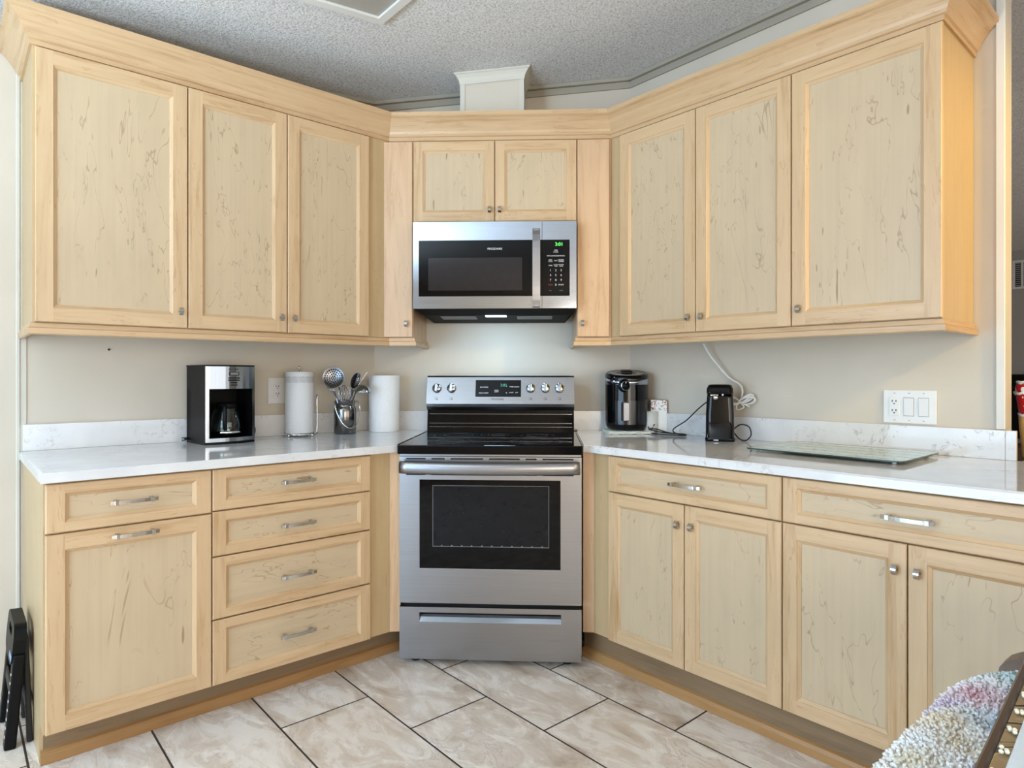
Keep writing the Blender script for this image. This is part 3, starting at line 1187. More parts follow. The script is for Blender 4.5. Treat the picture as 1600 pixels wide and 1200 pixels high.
b.text('CLEAN', 0.0075, -0.095, -0.024, -0.0018); b.text('WARM', 0.0075, -0.070, -0.024, -0.0018)
b.text('OVEN\nLIGHT', 0.0075, -0.018, -0.014, -0.0018)
for xx, zz, s_ in ((0.032, 0.008, '^'), (0.057, 0.008, 'TIMER'), (0.083, 0.008, 'CLOCK'), (0.032, -0.022, 'v'), (0.057, -0.022, 'START'), (0.083, -0.022, 'OFF')):
    b.text(s_, 0.0075 if len(s_) > 1 else 0.014, xx, zz, -0.0018)
b.xform(PM); b.build('legend', [INK, TEAL], disp)
b = MB()
b.text('FRIGIDAIRE', 0.0125, -0.012, -0.0555, -0.0008)
for kx in (-0.3195, -0.2450, 0.1530, 0.2262, 0.2965):
    z = -0.0525
    for q in ((kx - .007, kx + .007, z - .006, z - .005), (kx - .007, kx + .007, z + .005, z + .006), (kx - .007, kx - .006, z - .006, z + .006), (kx + .006, kx + .007, z - .006, z + .006)):
        b.box(q[0], q[1], -0.0008, 0.001, q[2], q[3])
    b.box(kx + .001, kx + .005, -0.0008, 0.001, z - .004, z)
b.lathe([(0, 0.0), (0.0028, 0.0), (0, 0.001)], 10, (-0.281, -0.001)); 
b.xform(PM); b.build('panel_lettering', DARKINK, cp)
for sx in (-0.32, 0.32):
    for yy in (0.06, 0.65):
        b = MB(); b.lathe([(0, 0.0005), (0.018, 0.0005), (0.018, 0.012), (0.010, 0.014), (0.010, 0.031), (0, 0.031)], 14, (sx, yy))
        b.build('foot', BLACKM, rg)

# ------------------------------------------------------------------ microwave
mw = thing('microwave', 'over-the-range stainless steel microwave with green clock digits', 'microwave', pu(-0.1935, 2.96) + (1.511,), ROTU)
MH = 0.4005
mwh = 0.3775
b = MB(); b.box(-mwh + .004, mwh - .004, 0.030, 0.43, 0.0, MH + .002)
b.build('body', plain('microwave_case', (70, 70, 72), 0.35), mw)
b = MB()
q0 = [(-mwh + .003, 0.004, -0.001), (mwh - .003, 0.004, -0.001), (mwh - .003, 0.42, -0.001), (-mwh + .003, 0.42, -0.001)]
q1 = [(-mwh + .035, 0.10, -0.022), (mwh - .035, 0.10, -0.022), (mwh - .035, 0.41, -0.034), (-mwh + .035, 0.41, -0.034)]
b.hexa(q1, q0)
hb = b.build('hood_bottom', plain('hood_black', (7, 7, 8), 0.6, 0, 0.1, spec=0.1), mw)
b = MB()
for x0, x1 in ((-0.27, -0.10), (0.10, 0.27)):
    b = MB()
    b.hexa([(x0, 0.14, -0.0262), (x1, 0.14, -0.0262), (x1, 0.24, -0.0302), (x0, 0.24, -0.0302)],
           [(x0, 0.14, -0.022), (x1, 0.14, -0.022), (x1, 0.24, -0.026), (x0, 0.24, -0.026)])
    b.build('grease_filter', GREYINK, hb)
b = MB(); b.hexa([(-0.05, 0.10, -0.0250), (0.05, 0.10, -0.0250), (0.05, 0.15, -0.0270), (-0.05, 0.15, -0.0270)],
                 [(-0.05, 0.10, -0.0215), (0.05, 0.10, -0.0215), (0.05, 0.15, -0.0235), (-0.05, 0.15, -0.0235)])
b.build('task_lamp', TASK, hb)
# door: steel frame around a black glass field, then steel control side
bx0, bx1, bz0, bz1 = -0.3510, 0.3465, 0.0565, 0.3150
split = 0.2200
b = MB()
for q in ((-mwh, bx0, 0, MH), (bx0, split - .001, 0, bz0), (bx0, split - .001, bz1, MH)):
    b.box(q[0], q[1], 0, 0.030, q[2], q[3])
bmesh.ops.remove_doubles(b.b, verts=b.b.verts, dist=1e-5)
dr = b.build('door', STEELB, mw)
b = MB(); b.box(bx0, split - .001, 0.0006, 0.02, bz0, bz1); dg_ = b.build('door_glass', BLACKG, dr)
b = MB(); b.box(-0.3065, 0.1285, 0.0, 0.002, 0.0835, 0.2345); b.build('window', MWWIN, dg_)
b = MB(); b.text('FRIGIDAIRE', 0.0135, 0.002, 0.2745, 0.0003); b.build('brand_lettering', INK, dg_)
b = MB()
n = 12
for i in range(n):
    a, c2 = i / n * 2 - 1, (i + 1) / n * 2 - 1
    za, zb = 0.183 + a * 0.178, 0.183 + c2 * 0.178
    ya, yb = -0.042 + 0.014 * a ** 4, -0.042 + 0.014 * c2 ** 4
    b.hexa([(0.1760, ya, za), (0.2110, ya, za), (0.2110, ya + .012, za), (0.1760, ya + .012, za)],
           [(0.1760, yb, zb), (0.2110, yb, zb), (0.2110, yb + .012, zb), (0.1760, yb + .012, zb)])
bmesh.ops.remove_doubles(b.b, verts=b.b.verts, dist=1e-5)
for zz in (0.018, 0.348):
    b.box(0.183, 0.204, -0.03, 0.001, zz - .010, zz + .010)
b.build('handle', STEEL, dr)
b = MB()
for q in ((bx1, mwh, 0, MH), (split + .001, bx1, 0, bz0), (split + .001, bx1, bz1, MH)):
    b.box(q[0], q[1], 0, 0.030, q[2], q[3])
bmesh.ops.remove_doubles(b.b, verts=b.b.verts, dist=1e-5)
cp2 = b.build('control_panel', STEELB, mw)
b = MB(); b.box(split + .001, bx1, 0.0006, 0.02, bz0, bz1); kp = b.build('keypad', BLACKG, cp2)
b = MB(); b.text('3:01', 0.022, 0.298, 0.2935, 0.0003, depth=0.0003); b.build('clock_digits', GREEN, kp)
b = MB()
b.text('TIME\nCOOK', 0.0075, 0.283, 0.262, 0.0003)
rows = (('POPCORN', 'PIZZA', 'BEVERAGE'), ('BABY\nFOOD', 'MELT', 'FROZEN\nDINNER'), ('TIMER', 'COOK\nTIME', 'POWER\nLEVEL'), ('1', '2', '3'), ('4', '5', '6'), ('7', '8', '9'), (None, '0', 'START'))
for r, row in enumerate(rows):
    for k, s_ in enumerate(row):
        if s_:
            num = len(s_) == 1
            b.text(s_, 0.0125 if num else (0.0068 if s_ != 'START' else 0.0085), 0.2585 + k * 0.0245, 0.2405 - r * 0.0222, 0.0003)
b.text('STOP', 0.0085, 0.2585, 0.2405 - 6 * 0.0222, 0.0003, 1)
b.text('FAN', 0.006, 0.2585, 0.081, 0.0003, 2); b.text('LIGHT', 0.006, 0.3075, 0.081, 0.0003, 2)
b.build('key_legend', [INK, REDINK, GREYINK], kp)
area('microwave_task_light', pu(-0.1935, 3.09) + (1.474,), pu(-0.1935, 3.22) + (0.9,), 0.16, 0.06, 2.0, (0.42, 0.72, 1.0))

# ------------------------------------------------------------------ things on the counter, left
# coffee maker
cm = thing('coffee_maker', 'black and chrome coffee maker with a glass carafe on the left counter', 'coffee maker', (0.8985, 2.833, ZC), rad(6))
CW, CD, CH = 0.104, 0.195, 0.332


def bow(x):
    return -0.020 * (1 - (x / CW) ** 2)


def cprof(z0, z1, x0, x1, mb, off=0.0, thick=0.006, n=14, mi=0):
    for i in range(n):
        a, c2 = x0 + (x1 - x0) * i / n, x0 + (x1 - x0) * (i + 1) / n
        mb.hexa([(a, bow(a) + off, z0), (c2, bow(c2) + off, z0), (c2, bow(c2) + off + thick, z0), (a, bow(a) + off + thick, z0)],
                [(a, bow(a) + off, z1), (c2, bow(c2) + off, z1), (c2, bow(c2) + off + thick, z1), (a, bow(a) + off + thick, z1)], mi)


def cplan(n=14):
    return [(-CW, 0.004)] + [(-CW + 2 * CW * i / n, bow(-CW + 2 * CW * i / n) + 0.004) for i in range(1, n)] + [(CW, 0.004), (CW, CD), (-CW, CD)]


b = MB()
pl = cplan()
b.prism(pl, 0.230, CH - .006); b.prism(pl, 0.002, 0.026)
b.prism([(x * 1.012, y + (-.003 if y < 0.1 else .002)) for x, y in pl], CH - .006, CH)
b.box(-CW, -CW + .012, 0.004, CD, 0.026, 0.230); b.box(CW - .012, CW, 0.004, CD, 0.026, 0.230)
b.box(-CW, CW, CD - .045, CD, 0.026, 0.230)
b.prism([(x * 1.008, y - .003) for x, y in pl], 0.0, 0.009)
b.build('body', BLACKP, cm)
b = MB()
cprof(0.2315, CH - .0065, -CW, CW, b, -0.003); cprof(0.011, 0.0265, -CW, CW, b, -0.003)
cprof(0.0265, 0.2315, -CW, -CW + .013, b, -0.003, n=2); cprof(0.0265, 0.2315, CW - .013, CW, b, -0.003, n=2)
bmesh.ops.remove_doubles(b.b, verts=b.b.verts, dist=1e-5)
ff = b.build('front_plate', make_steel('coffee_steel', (150, 158, 168), 0.16, 'z'), cm)
b = MB()
b.box(-0.016, 0.026, bow(0) - .0060, bow(0) - .002, 0.288, 0.303, .001)
for zz, w_ in ((0.277, .024), (0.268, .024), (0.2575, .014), (0.2475, .014)):
    b.box(0.005 - w_, 0.005 + w_, bow(0) - .0055, bow(0) - .002, zz - .0022, zz + .0022, .001)
bt = b.build('display_and_buttons', BLACKP, ff)
b = MB(); b.box(-0.012, 0.022, bow(0) - .0066, bow(0) - .0055, 0.2905, 0.3005); b.build('screen', plain('lcd', (120, 120, 118), 0.3), bt)
b = MB(); b.text('MR.COFFEE', 0.0085, 0.004, 0.3135, bow(0) - .0034); b.build('brand_lettering', DARKINK, ff)
# carafe in the bay
b = MB()
b.lathe([(0.0, 0.030), (0.052, 0.030), (0.060, 0.036), (0.064, 0.060), (0.062, 0.095), (0.052, 0.130), (0.040, 0.152), (0.040, 0.156), (0.037, 0.156),
         (0.037, 0.151), (0.049, 0.129), (0.059, 0.095), (0.061, 0.060), (0.057, 0.039), (0.050, 0.034), (0, 0.034)], 36, (0.010, 0.062))
cf = b.build('carafe', GLASS, cm)
b = MB()
b.lathe([(0.0405, 0.146), (0.043, 0.146), (0.043, 0.166), (0.034, 0.172), (0.0, 0.172), (0.0, 0.168)], 32, (0.010, 0.062))
b.tube(smooth_path([(-0.012, 0.030, 0.158), (-0.022, 0.006, 0.160), (-0.026, -0.006, 0.140), (-0.026, -0.006, 0.085), (-0.020, 0.004, 0.060)]), 0.0085, 10)
b.build('carafe_handle', BLACKP, cf)
b = MB(); b.lathe([(0.0515, 0.040), (0.0655, 0.040), (0.0655, 0.052), (0.0625, 0.052)], 32, (0.010, 0.062)); b.build('steel_band', CHROME, cf)
b = MB()
b.tube(smooth_path([(CW - .002, 0.15, 0.070), (CW + .035, 0.14, 0.072), (CW + .058, 0.12, 0.052), (CW + .045, 0.10, 0.020), (CW + .010, 0.09, 0.004), (CW - .004, .10, .004)], 8), 0.0028, 8)
b.build('power_cord', BLACKM, cm)
b = MB()
b.tube(smooth_path([(-CW + .002, CD - .012, 0.018), (-CW - .012, CD - .02, 0.016)]), 0.007, 8)
for zz in (0.011, 0.021):
    b.box(-CW - .028, -CW - .012, CD - .023, CD - .019, zz - .002, zz + .002)
b.build('plug', BLACKM, cm)

# outlet left
def outlet(mb, cx, cz, w=0.0175, h=0.034):
    mb.box(cx - w, cx + w, -0.0085, -0.005, cz - h, cz + h, 0.001)
    for dz in (0.0175, -0.0175):
        for dx in (-0.0065, 0.0065):
            mb.box(cx + dx - .0013, cx + dx + .0013, -0.0092, -0.0084, cz + dz - .0005, cz + dz + .0075, mi=1)
        mb.box(cx - .0022, cx + .0022, -0.0092, -0.0084, cz + dz - .0085, cz + dz - .0045, mi=1)


op = thing('outlet_plate', 'white double outlet plate on the wall left of the paper towel holder', 'outlet', (1.187, YW - 0.0005, 1.1295))
b = MB(); b.box(-0.044, 0.044, -0.0055, 0, -0.0625, 0.0625, 0.002); b.build('cover_plate', WHITE, op)
b = MB(); outlet(b, 0, 0); b.build('receptacle', [WHITE, DARKSLOT], op)

# paper towel holder with a roll on it (roll is its own thing)
PTX, PTY = 1.262, 2.982
ph = thing('paper_towel_holder', 'chrome wire paper towel holder with a tension arm, behind the roll', 'paper towel holder', (PTX, PTY, ZC))
b = MB()
b.tube([(0.074 * math.cos(a * PI / 18), 0.074 * math.sin(a * PI / 18), 0.010) for a in range(36)], 0.003, 8, closed=True)
b.tube([(-0.074, 0, 0.010), (0.074, 0, 0.010)], 0.003, 8); b.tube([(0, -0.074, 0.010), (0, 0.074, 0.010)], 0.003, 8)
for k in range(4):
    a = k * PI / 2 + PI / 4 - 0.3
    b.lathe([(0, 0.0005), (0.006, 0.002), (0.007, 0.007), (0.004, 0.012), (0, 0.013)], 12, (0.074 * math.cos(a), 0.074 * math.sin(a)))
b.build('base_ring', CHROME, ph)
b = MB(); b.tube([(0, 0, 0.010), (0, 0, 0.318)], 0.0035, 10); b.lathe([(0, 0.316), (0.0055, 0.320), (0.006, 0.326), (0.003, 0.333), (0, 0.334)], 12); b.build('rod', CHROME, ph)
b = MB(); b.tube(smooth_path([(0.058, -0.046, 0.012), (0.076, -0.030, 0.014), (0.079, -0.022, 0.05), (0.079, -0.022, 0.165), (0.081, -0.018, 0.19), (0.084, -0.008, 0.19), (0.084, -0.004, 0.165), (0.084, -0.004, 0.02), (0.074, 0.0, 0.010)], 6), 0.003, 8); b.build('tension_arm', CHROME, ph)


def make_towel_mat():
    m = mat('quilted_paper', (242, 242, 242), 0.9)
    t = NT(m)
    tc = t.new('ShaderNodeTexCoord')
    sep = t.new('ShaderNodeSeparateXYZ')
    t.link(tc.outputs['Object'], sep.inputs[0])
    ang = t.math('ARCTAN2', sep.outputs[1], sep.outputs[0])
    u = t.math('MULTIPLY', ang, 0.068)
    # quilted diagonals
    a = t.math('SINE', t.math('MULTIPLY', t.math('ADD', u, sep.outputs[2]), 700.0))
    c2 = t.math('SINE', t.math('MULTIPLY', t.math('SUBTRACT', u, sep.outputs[2]), 700.0))
    t.link(t.bump(t.math('MULTIPLY', a, c2), 0.5, 0.002), BS(m).inputs['Normal'])
    # grey printed band of hatched trapezoids near the top
    z = sep.outputs[2]
    band = t.math('MULTIPLY', t.math('GREATER_THAN', z, 0.238), t.math('LESS_THAN', z, 0.268))
    cell = t.math('FRACT', t.math('DIVIDE', t.math('ADD', u, t.math('MULTIPLY', z, 0.35)), 0.034))
    h1 = t.math('GREATER_THAN', t.math('FRACT', t.math('MULTIPLY', z, 260.0)), 0.55)
    h2 = t.math('GREATER_THAN', t.math('FRACT', t.math('MULTIPLY', t.math('ADD', u, z), 330.0)), 0.55)
    sel = t.math('GREATER_THAN', cell, 0.5)
    hat = t.math('ADD', t.math('MULTIPLY', h1, sel), t.math('MULTIPLY', h2, t.math('SUBTRACT', 1.0, sel)))
    gap = t.math('GREATER_THAN', t.math('ABSOLUTE', t.math('SUBTRACT', cell, 0.5)), 0.03)
    k = t.math('MULTIPLY', t.math('MULTIPLY', t.math('MULTIPLY', band, hat), gap), 0.75)
    t.link(t.mix(k, lin((226, 227, 228)), lin((128, 134, 142))), BS(m).inputs['Base Color'])
    return m


TOWELM = make_towel_mat()


def towel_roll(name, label, x, y, z, r, h, m):
    rt = thing(name, label, 'paper towel', (x, y, z))
    b = MB()
    b.lathe([(0.020, 0.0), (r - .001, 0.0), (r, 0.002), (r, h - .002), (r - .001, h), (0.020, h), (0.020, 0.0)], 48)
    b.build('paper', m, rt)
    b = MB(); b.lathe([(0.0185, 0.0005), (0.0199, 0.0005), (0.0199, h - .001), (0.0185, h - .001), (0.0185, 0.0005)], 24)
    b.build('cardboard_core', plain('cardboard', (180, 150, 110), 0.9), rt)
    return rt


towel_roll('paper_towel_roll', 'paper towel roll with a grey printed band, on the chrome holder', PTX, PTY, ZC + 0.0155, 0.0655, 0.290, TOWELM)
towel_roll('paper_towel_roll', 'plain white roll standing beside the steel utensil can', 1.700, 2.944, ZC + 0.0005, 0.0785, 0.288, PAPER)

# steel utensil can
UX, UY = 1.480, 2.945
uc = thing('utensil_can', 'polished steel milk-can utensil holder with a wire bail', 'utensil holder', (UX, UY, ZC))
b = MB()
b.lathe([(0.0, 0.001), (0.052, 0.001), (0.054, 0.003), (0.054, 0.122), (0.052, 0.128), (0.046, 0.137), (0.046, 0.143), (0.049, 0.147), (0.049, 0.163), (0.051, 0.166),
         (0.048, 0.166), (0.0465, 0.160), (0.0465, 0.147), (0.0435, 0.143), (0.0435, 0.137), (0.0515, 0.12), (0.0515, 0.005), (0, 0.005)], 44)
b.build('can', plain('can_steel', (118, 116, 114), 0.16, 1.0, 0.05), uc)
b = MB()
pts = []
for i in range(25):
    a = PI * i / 24
    pts.append((-0.066 * math.cos(a), -0.020 - 0.044 * math.sin(a), 0.152 - 0.122 * math.sin(a)))
b.tube([(-0.050, 0, 0.155), (-0.060, -0.006, 0.160)] + pts + [(0.060, -0.006, 0.160), (0.050, 0, 0.155)], 0.0022, 8)
b.build('bail', CHROME, uc)

UGp = 'utensils in the steel can'


def utensil(name, label, foot, top, r=0.0045, cat='utensil'):
    """handle from inside the can to the neck of the head; local z runs along the handle"""
    f, t2 = Vector(foot), Vector(top)
    o = bpy.data.objects.new(name, None)
    COL.objects.link(o)
    o.location = f
    o.rotation_mode = 'QUATERNION'
    o.rotation_quaternion = (t2 - f).to_track_quat('Z', 'Y')
    o.empty_display_size = 0.05
    tag(o, label, cat, UGp)
    ln = (t2 - f).length
    b = MB(); b.tube([(0, 0, 0), (0, 0, ln * 0.5), (0, 0, ln)], [r * 1.3, r, r * 0.8], 10)
    b.build('handle', STEELB, o)
    return o, ln


def head_to_world(o, mb, name, m, center, axes):
    """attach a head modelled in world axes: axes = 3 columns, center world"""
    M = Matrix((axes[0], axes[1], axes[2])).transposed().to_4x4()
    M.translation = Vector(center)
    lm = (Matrix.Translation(o.location) @ o.rotation_quaternion.to_matrix().to_4x4()).inverted()
    mb.xform(lm @ M)
    return mb.build(name, m, o)


def face_axes(nrm, upv=(0, 0, 1)):
    nz = Vector(nrm).normalized()
    x = Vector(upv).cross(nz).normalized()
    return (x, nz.cross(x), nz)


def perforated_disc(R, ry, depth, rows, hole=0.0036, tone=None):
    """dished disc whose rows of dark holes are real openings' dark inserts"""
    b = MB()
    prof = [(0.0, -depth), (R * .5, -depth * .85), (R * .8, -depth * .45), (R * .95, -depth * .1), (R, 0.0), (R * 1.03, 0.0), (R * .97, -depth * .2 - .001), (R * .8, -depth * .5 - .0012), (R * .5, -depth * .9 - .0012), (0, -depth - .0012)]
    b.lathe(prof, 36, xs=1.0, ys=ry)
    holes = [(0, 0)]
    for k in range(1, rows + 1):
        n = 6 * k
        for j in range(n):
            a = 2 * PI * j / n
            holes.append((k / (rows + 0.6) * R * .9 * math.cos(a), k / (rows + 0.6) * R * .9 * ry * math.sin(a)))
    for hx, hy in holes:
        rr = math.hypot(hx, hy / ry) / R
        z = -depth * (1 - rr ** 2) + 0.0007
        b.lathe([(0, z), (hole, z), (hole, z + .0006), (0, z + .0006)], 8, (hx, hy), mi=1)
    return b


cz = ZC
cdir = Vector((-math.cos(1.0821), -math.sin(1.0821), 0))   # towards the viewer from the can
rt = Vector((math.cos(rad(-28)), math.sin(rad(-28)), 0))     # to the viewer's right


def wp(r, z, f=0.0):
    v = Vector((UX, UY, 0)) + rt * r + cdir * f
    return (v.x, v.y, cz + z)


o, _ = utensil('skimmer', 'large round perforated steel skimmer leaning to the left in the can', wp(0.012, 0.01, -0.010), wp(-0.028, 0.232, 0.020))
head_to_world(o, perforated_disc(0.052, 1.0, 0.012, 4), 'bowl', [STEEL, DARKSLOT], wp(-0.055, 0.277, 0.026), face_axes(cdir + Vector((0, 0, 0.15)) - rt * 0.1))
o, _ = utensil('slotted_spoon', 'black-holed oval slotted spoon standing at the back of the can', wp(-0.010, 0.01, -0.02), wp(0.034, 0.222, -0.030))
head_to_world(o, perforated_disc(0.023, 1.75, 0.008, 3, 0.0022), 'bowl', [plain('dark_steel', (90, 92, 96), 0.2, 1.0), DARKSLOT], wp(0.051, 0.262, -0.036), face_axes(cdir * 1.0 + rt * 0.35, Vector((0, 0, 1)) + rt * 0.45))
o, _ = utensil('spatula', 'thin steel spatula seen edge-on, leaning right in the can', wp(-0.014, 0.012, 0.012), wp(0.062, 0.235, -0.01))
b = MB(); b.box(-0.022, 0.022, -0.0006, 0.0006, -0.008, 0.075, 0.0004)
head_to_world(o, b, 'blade', STEELB, wp(0.066, 0.243, -0.01), ((cdir), (rt * 0.87 - Vector((0, 0, .5))).normalized(), (rt * 0.56 + Vector((0, 0, .83))).normalized()))
o, _ = utensil('ladle', 'steel soup ladle hooked over to the right of the can', wp(-0.012, 0.012, -0.004), wp(0.040, 0.215, 0.020))
b = MB()
b.lathe([(0, 0.028), (0.020, 0.025), (0.034, 0.014), (0.041, 0.0), (0.043, -0.004), (0.040, -0.003), (0.033, 0.011), (0.019, 0.022), (0, 0.025)], 32)
head_to_world(o, b, 'bowl', STEELB, wp(0.084, 0.214, 0.022), face_axes((0.0, -0.2, 1.0), tuple(cdir)))
o, _ = utensil('whisk', 'steel wire balloon whisk in the middle of the can', wp(0.0, 0.012, 0.004), wp(-0.002, 0.150, 0.016), 0.006)
b = MB()
for k in range(6):
    a = PI * k / 6
    pts = []
    for i in range(17):
        u = i / 16
        zz = 0.098 * math.sin(PI * u) ** 0.8
        x = 0.036 * math.sin(2 * PI * u * 0.5 + PI * 0) * 0
        w_ = -math.cos(PI * u)
        prof_ = 0.036 * w_ * (0.35 + 0.65 * min(1, zz / 0.06))
        pts.append((prof_ * math.cos(a), prof_ * math.sin(a), zz))
    b.tube(pts, 0.0011, 5)
head_to_world(o, b, 'wires', STEELB, wp(-0.002, 0.142, 0.016), face_axes((0, 0, 1), tuple(cdir)))
o, _ = utensil('serving_fork', 'steel fork with small tines behind the skimmer in the can', wp(0.014, 0.012, 0.008), wp(-0.052, 0.212, 0.042))
b = MB()
for dx in (-0.009, -0.003, 0.003, 0.009):
    b.tube([(dx * .5, 0, 0), (dx, -0.003, 0.012), (dx, 0, 0.040)], [0.0022, 0.0018, 0.0012], 6)
head_to_world(o, b, 'tines', STEELB, wp(-0.050, 0.206, 0.042), (rt, Vector((0, 0, 1)).cross(rt), (Vector((0, 0, .7)) - rt * 0.7).normalized()))

# ------------------------------------------------------------------ things on the counter, right
AX, AY = 2.590, 2.072
# folded towel under the fryer
b = MB()
tm_ = Matrix.Translation((AX - 0.015, AY - 0.012, ZC)) @ Matrix.Rotation(rad(-38), 4, 'Z')
for layer, (z0, th) in enumerate(((0.0005, 0.005), (0.0068, 0.005))):
    n = 22
    for i in range(n):
        def zz(u):
            return 0.0016 * math.sin(u * 19 + layer * 1.3) + 0.0012 * math.sin(u * 41)
        u0, u1 = i / n, (i + 1) / n
        x0, x1 = -0.112 + 0.224 * u0, -0.112 + 0.224 * u1
        za, zb = z0 + abs(zz(u0)), z0 + abs(zz(u1))
        y0 = -0.105 + 0.004 * layer
        b.hexa([(x0, y0, za), (x1, y0, zb), (x1, 0.07, zb), (x0, 0.07, za)], [(x0, y0, za + th), (x1, y0, zb + th), (x1, 0.07, zb + th), (x0, 0.07, za + th)])
b.xform(tm_)
tag(b.build('dish_towel', plain('towel_cloth', (232, 232, 218), 0.95, 0, 0.05, 200, 0.4)), 'folded white dish towel under the black air fryer', 'towel')

af = thing('air_fryer', 'black cylindrical air fryer with a chrome band and round dial', 'air fryer', (AX, AY, ZC + 0.0155), rad(-44))
R = 0.108
b = MB()
b.lathe([(0, 0.0), (0.080, 0.0), (0.096, 0.006), (0.105, 0.022), (R, 0.05), (R, 0.228)], 56)
b.lathe([(R, 0.262), (R + .001, 0.270), (0.106, 0.282), (0.100, 0.287), (0.092, 0.284), (0.040, 0.283), (0.0, 0.283)], 56)
for v in b.b.verts:
    if v.co.z > 0.25:
        v.co.z += 0.15 * v.co.y
b.build('body', plain('gloss_black', (7, 7, 9), 0.10, 0, 0.1, spec=0.35), af)
b = MB(); b.lathe([(R - .001, 0.227), (R + .0015, 0.228), (R + .0015, 0.262), (R - .001, 0.263)], 56)
for v in b.b.verts:
    if v.co.z > 0.25:
        v.co.z += 0.15 * v.co.y
b.build('chrome_band', STEELB, af)
b = MB(); b.lathe([(0.046, 0.2835), (0.086, 0.2845), (0.086, 0.2860), (0.046, 0.2850), (0.046, 0.2835)], 48)
for v in b.b.verts:
    v.co.z += 0.15 * v.co.y
b.build('lid_ring', GREYP, af)
b = MB(); b.box(-0.026, 0.026, -0.030, 0.030, 0.283, 0.299, 0.005, 2)
for v in b.b.verts:
    v.co.z += 0.15 * v.co.y
b.build('lid_vent', BLACKP, af)
kx = -0.024
ky = -math.sqrt(R * R - kx * kx)
KA = Matrix.Translation((kx, ky + .004, 0.222)) @ Matrix.Rotation(math.atan2(kx, -ky) * -1, 4, 'Z') @ Matrix.Rotation(rad(90), 4, 'X')
b = MB(); b.lathe([(0.0, 0.0), (0.033, 0.0), (0.032, 0.006), (0.0, 0.006)], 32, mi=0); b.lathe([(0, 0.006), (0.0215, 0.006), (0.0205, 0.020), (0, 0.021)], 32, mi=0); b.xform(KA)
kb = b.build('dial', BLACKP, af)
b = MB(); b.lathe([(0.021, 0.017), (0.024, 0.018), (0.024, 0.020), (0.021, 0.0205)], 36); b.box(-0.001, 0.001, 0.012, 0.019, 0.0205, 0.0215); b.xform(KA); b.build('dial_ring', STEELB, kb)
b = MB()
for i in range(20):
    a0, a1 = rad(-128 + 80 * i / 20), rad(-128 + 80 * (i + 1) / 20)
    p = [((R + .0025) * math.cos(a), (R + .0025) * math.sin(a)) for a in (a0, a1)]
    q = [((R - .001) * math.cos(a), (R - .001) * math.sin(a)) for a in (a1, a0)]
    b.prism(p + q, 0.030, 0.148)
bmesh.ops.remove_doubles(b.b, verts=b.b.verts, dist=1e-5)
bk = b.build('basket_front', plain('basket_black', (18, 18, 20), 0.16, 0, 0.1), af)
b = MB()
hy = ky - 0.010
HA = Matrix.Translation((kx - .001, hy, 0)) @ Matrix.Rotation(math.atan2(kx, -ky) * -1, 4, 'Z')
b.box(-0.0165, 0.0165, -0.030, 0.008, 0.050, 0.143, 0.004, 2); b.lathe([(0, -0.030), (0.0165, -0.030), (0.0165, 0.006), (0, 0.006)], 24, (0, 0))
b.xform(HA)
bmesh.ops.delete(b.b, geom=[v for v in b.b.verts if v.co.z < 0.03], context='VERTS')
hd = b.build('handle', STEEL, bk)
b = MB(); b.text('DASH', 0.0115, 0, 0, 0); b.xform(HA @ Matrix.Translation((0.002, -0.0308, 0.088)) @ Matrix.Rotation(rad(-90), 4, 'Y')); b.build('handle_lettering', INK, hd)
IA = Matrix.Rotation(rad(44), 4, 'Z') @ Matrix.Translation((-AX, -AY, -(ZC + .0155)))
b = MB()
zt = ZC + 0.0045
cord = [(AX + .055, AY - .085, ZC + .030), (2.618, 1.955, zt + .004), (2.575, 1.885, zt), (2.592, 1.800, zt), (2.615, 1.745, zt), (2.625, 1.775, zt + .004), (2.600, 1.860, zt + .008),
        (2.585, 1.930, zt + .020), (2.600, 1.900, zt + .022), (2.600, 1.820, zt + .008), (2.618, 1.755, zt + .006), (2.603, 1.735, zt + .004), (2.600, 1.79, zt + .010), (2.606, 1.80, zt + .03), (2.625, 1.745, ZC + .075), (2.640, 1.685, ZC + .135), (2.646, 1.630, ZC + .175), (2.648, 1.575, ZC + .195), (2.650, 1.53, ZC + .19)]
b.tube(smooth_path(cord, 7), 0.0030, 8)
b.xform(IA)
b.build('power_cord', BLACKM, af)

# white card and glass mug behind the fryer
b = MB()
b.box(-0.040, 0.040, -0.002, 0.002, 0.0, 0.165, 0.0006)
b.box(-0.040, 0.040, 0.0021, 0.006, 0.0, 0.160, 0.0006, mi=1)


def make_card():
    m = mat('floral_card', (236, 234, 228), 0.6)
    t = NT(m)
    v = t.coords((1, 1, 1), rnd=False)
    sep = t.new('ShaderNodeSeparateXYZ'); t.link(v, sep.inputs[0])
    n = t.noise(v, 75, 3, 0.6, 1.5)
    k = t.math('MULTIPLY', t.math('GREATER_THAN', n, 0.55), t.math('GREATER_THAN', sep.outputs[2], 0.112))
    t.link(t.mix(k, lin((236, 234, 228)), lin((150, 78, 48))), BS(m).inputs['Base Color'])
    return m


cd = b.build('card', [make_card(), plain('card_back', (150, 90, 60), 0.7)])
cd.location = (2.672, 1.936, ZC + 0.001)
cd.rotation_euler = (rad(-4), 0, rad(-62))
tag(cd, 'white card with a reddish brown floral print leaning on the wall behind the air fryer', 'card')
mg = thing('glass_mug', 'clear glass mug with a brown swirl, half hidden behind the air fryer', 'mug', (2.656, 1.972, ZC + .0008), rad(-50))
b = MB()
b.lathe([(0, 0.0), (0.030, 0.0), (0.034, 0.004), (0.036, 0.04), (0.036, 0.108), (0.0335, 0.108), (0.0335, 0.04), (0.031, 0.008), (0, 0.008)], 36)


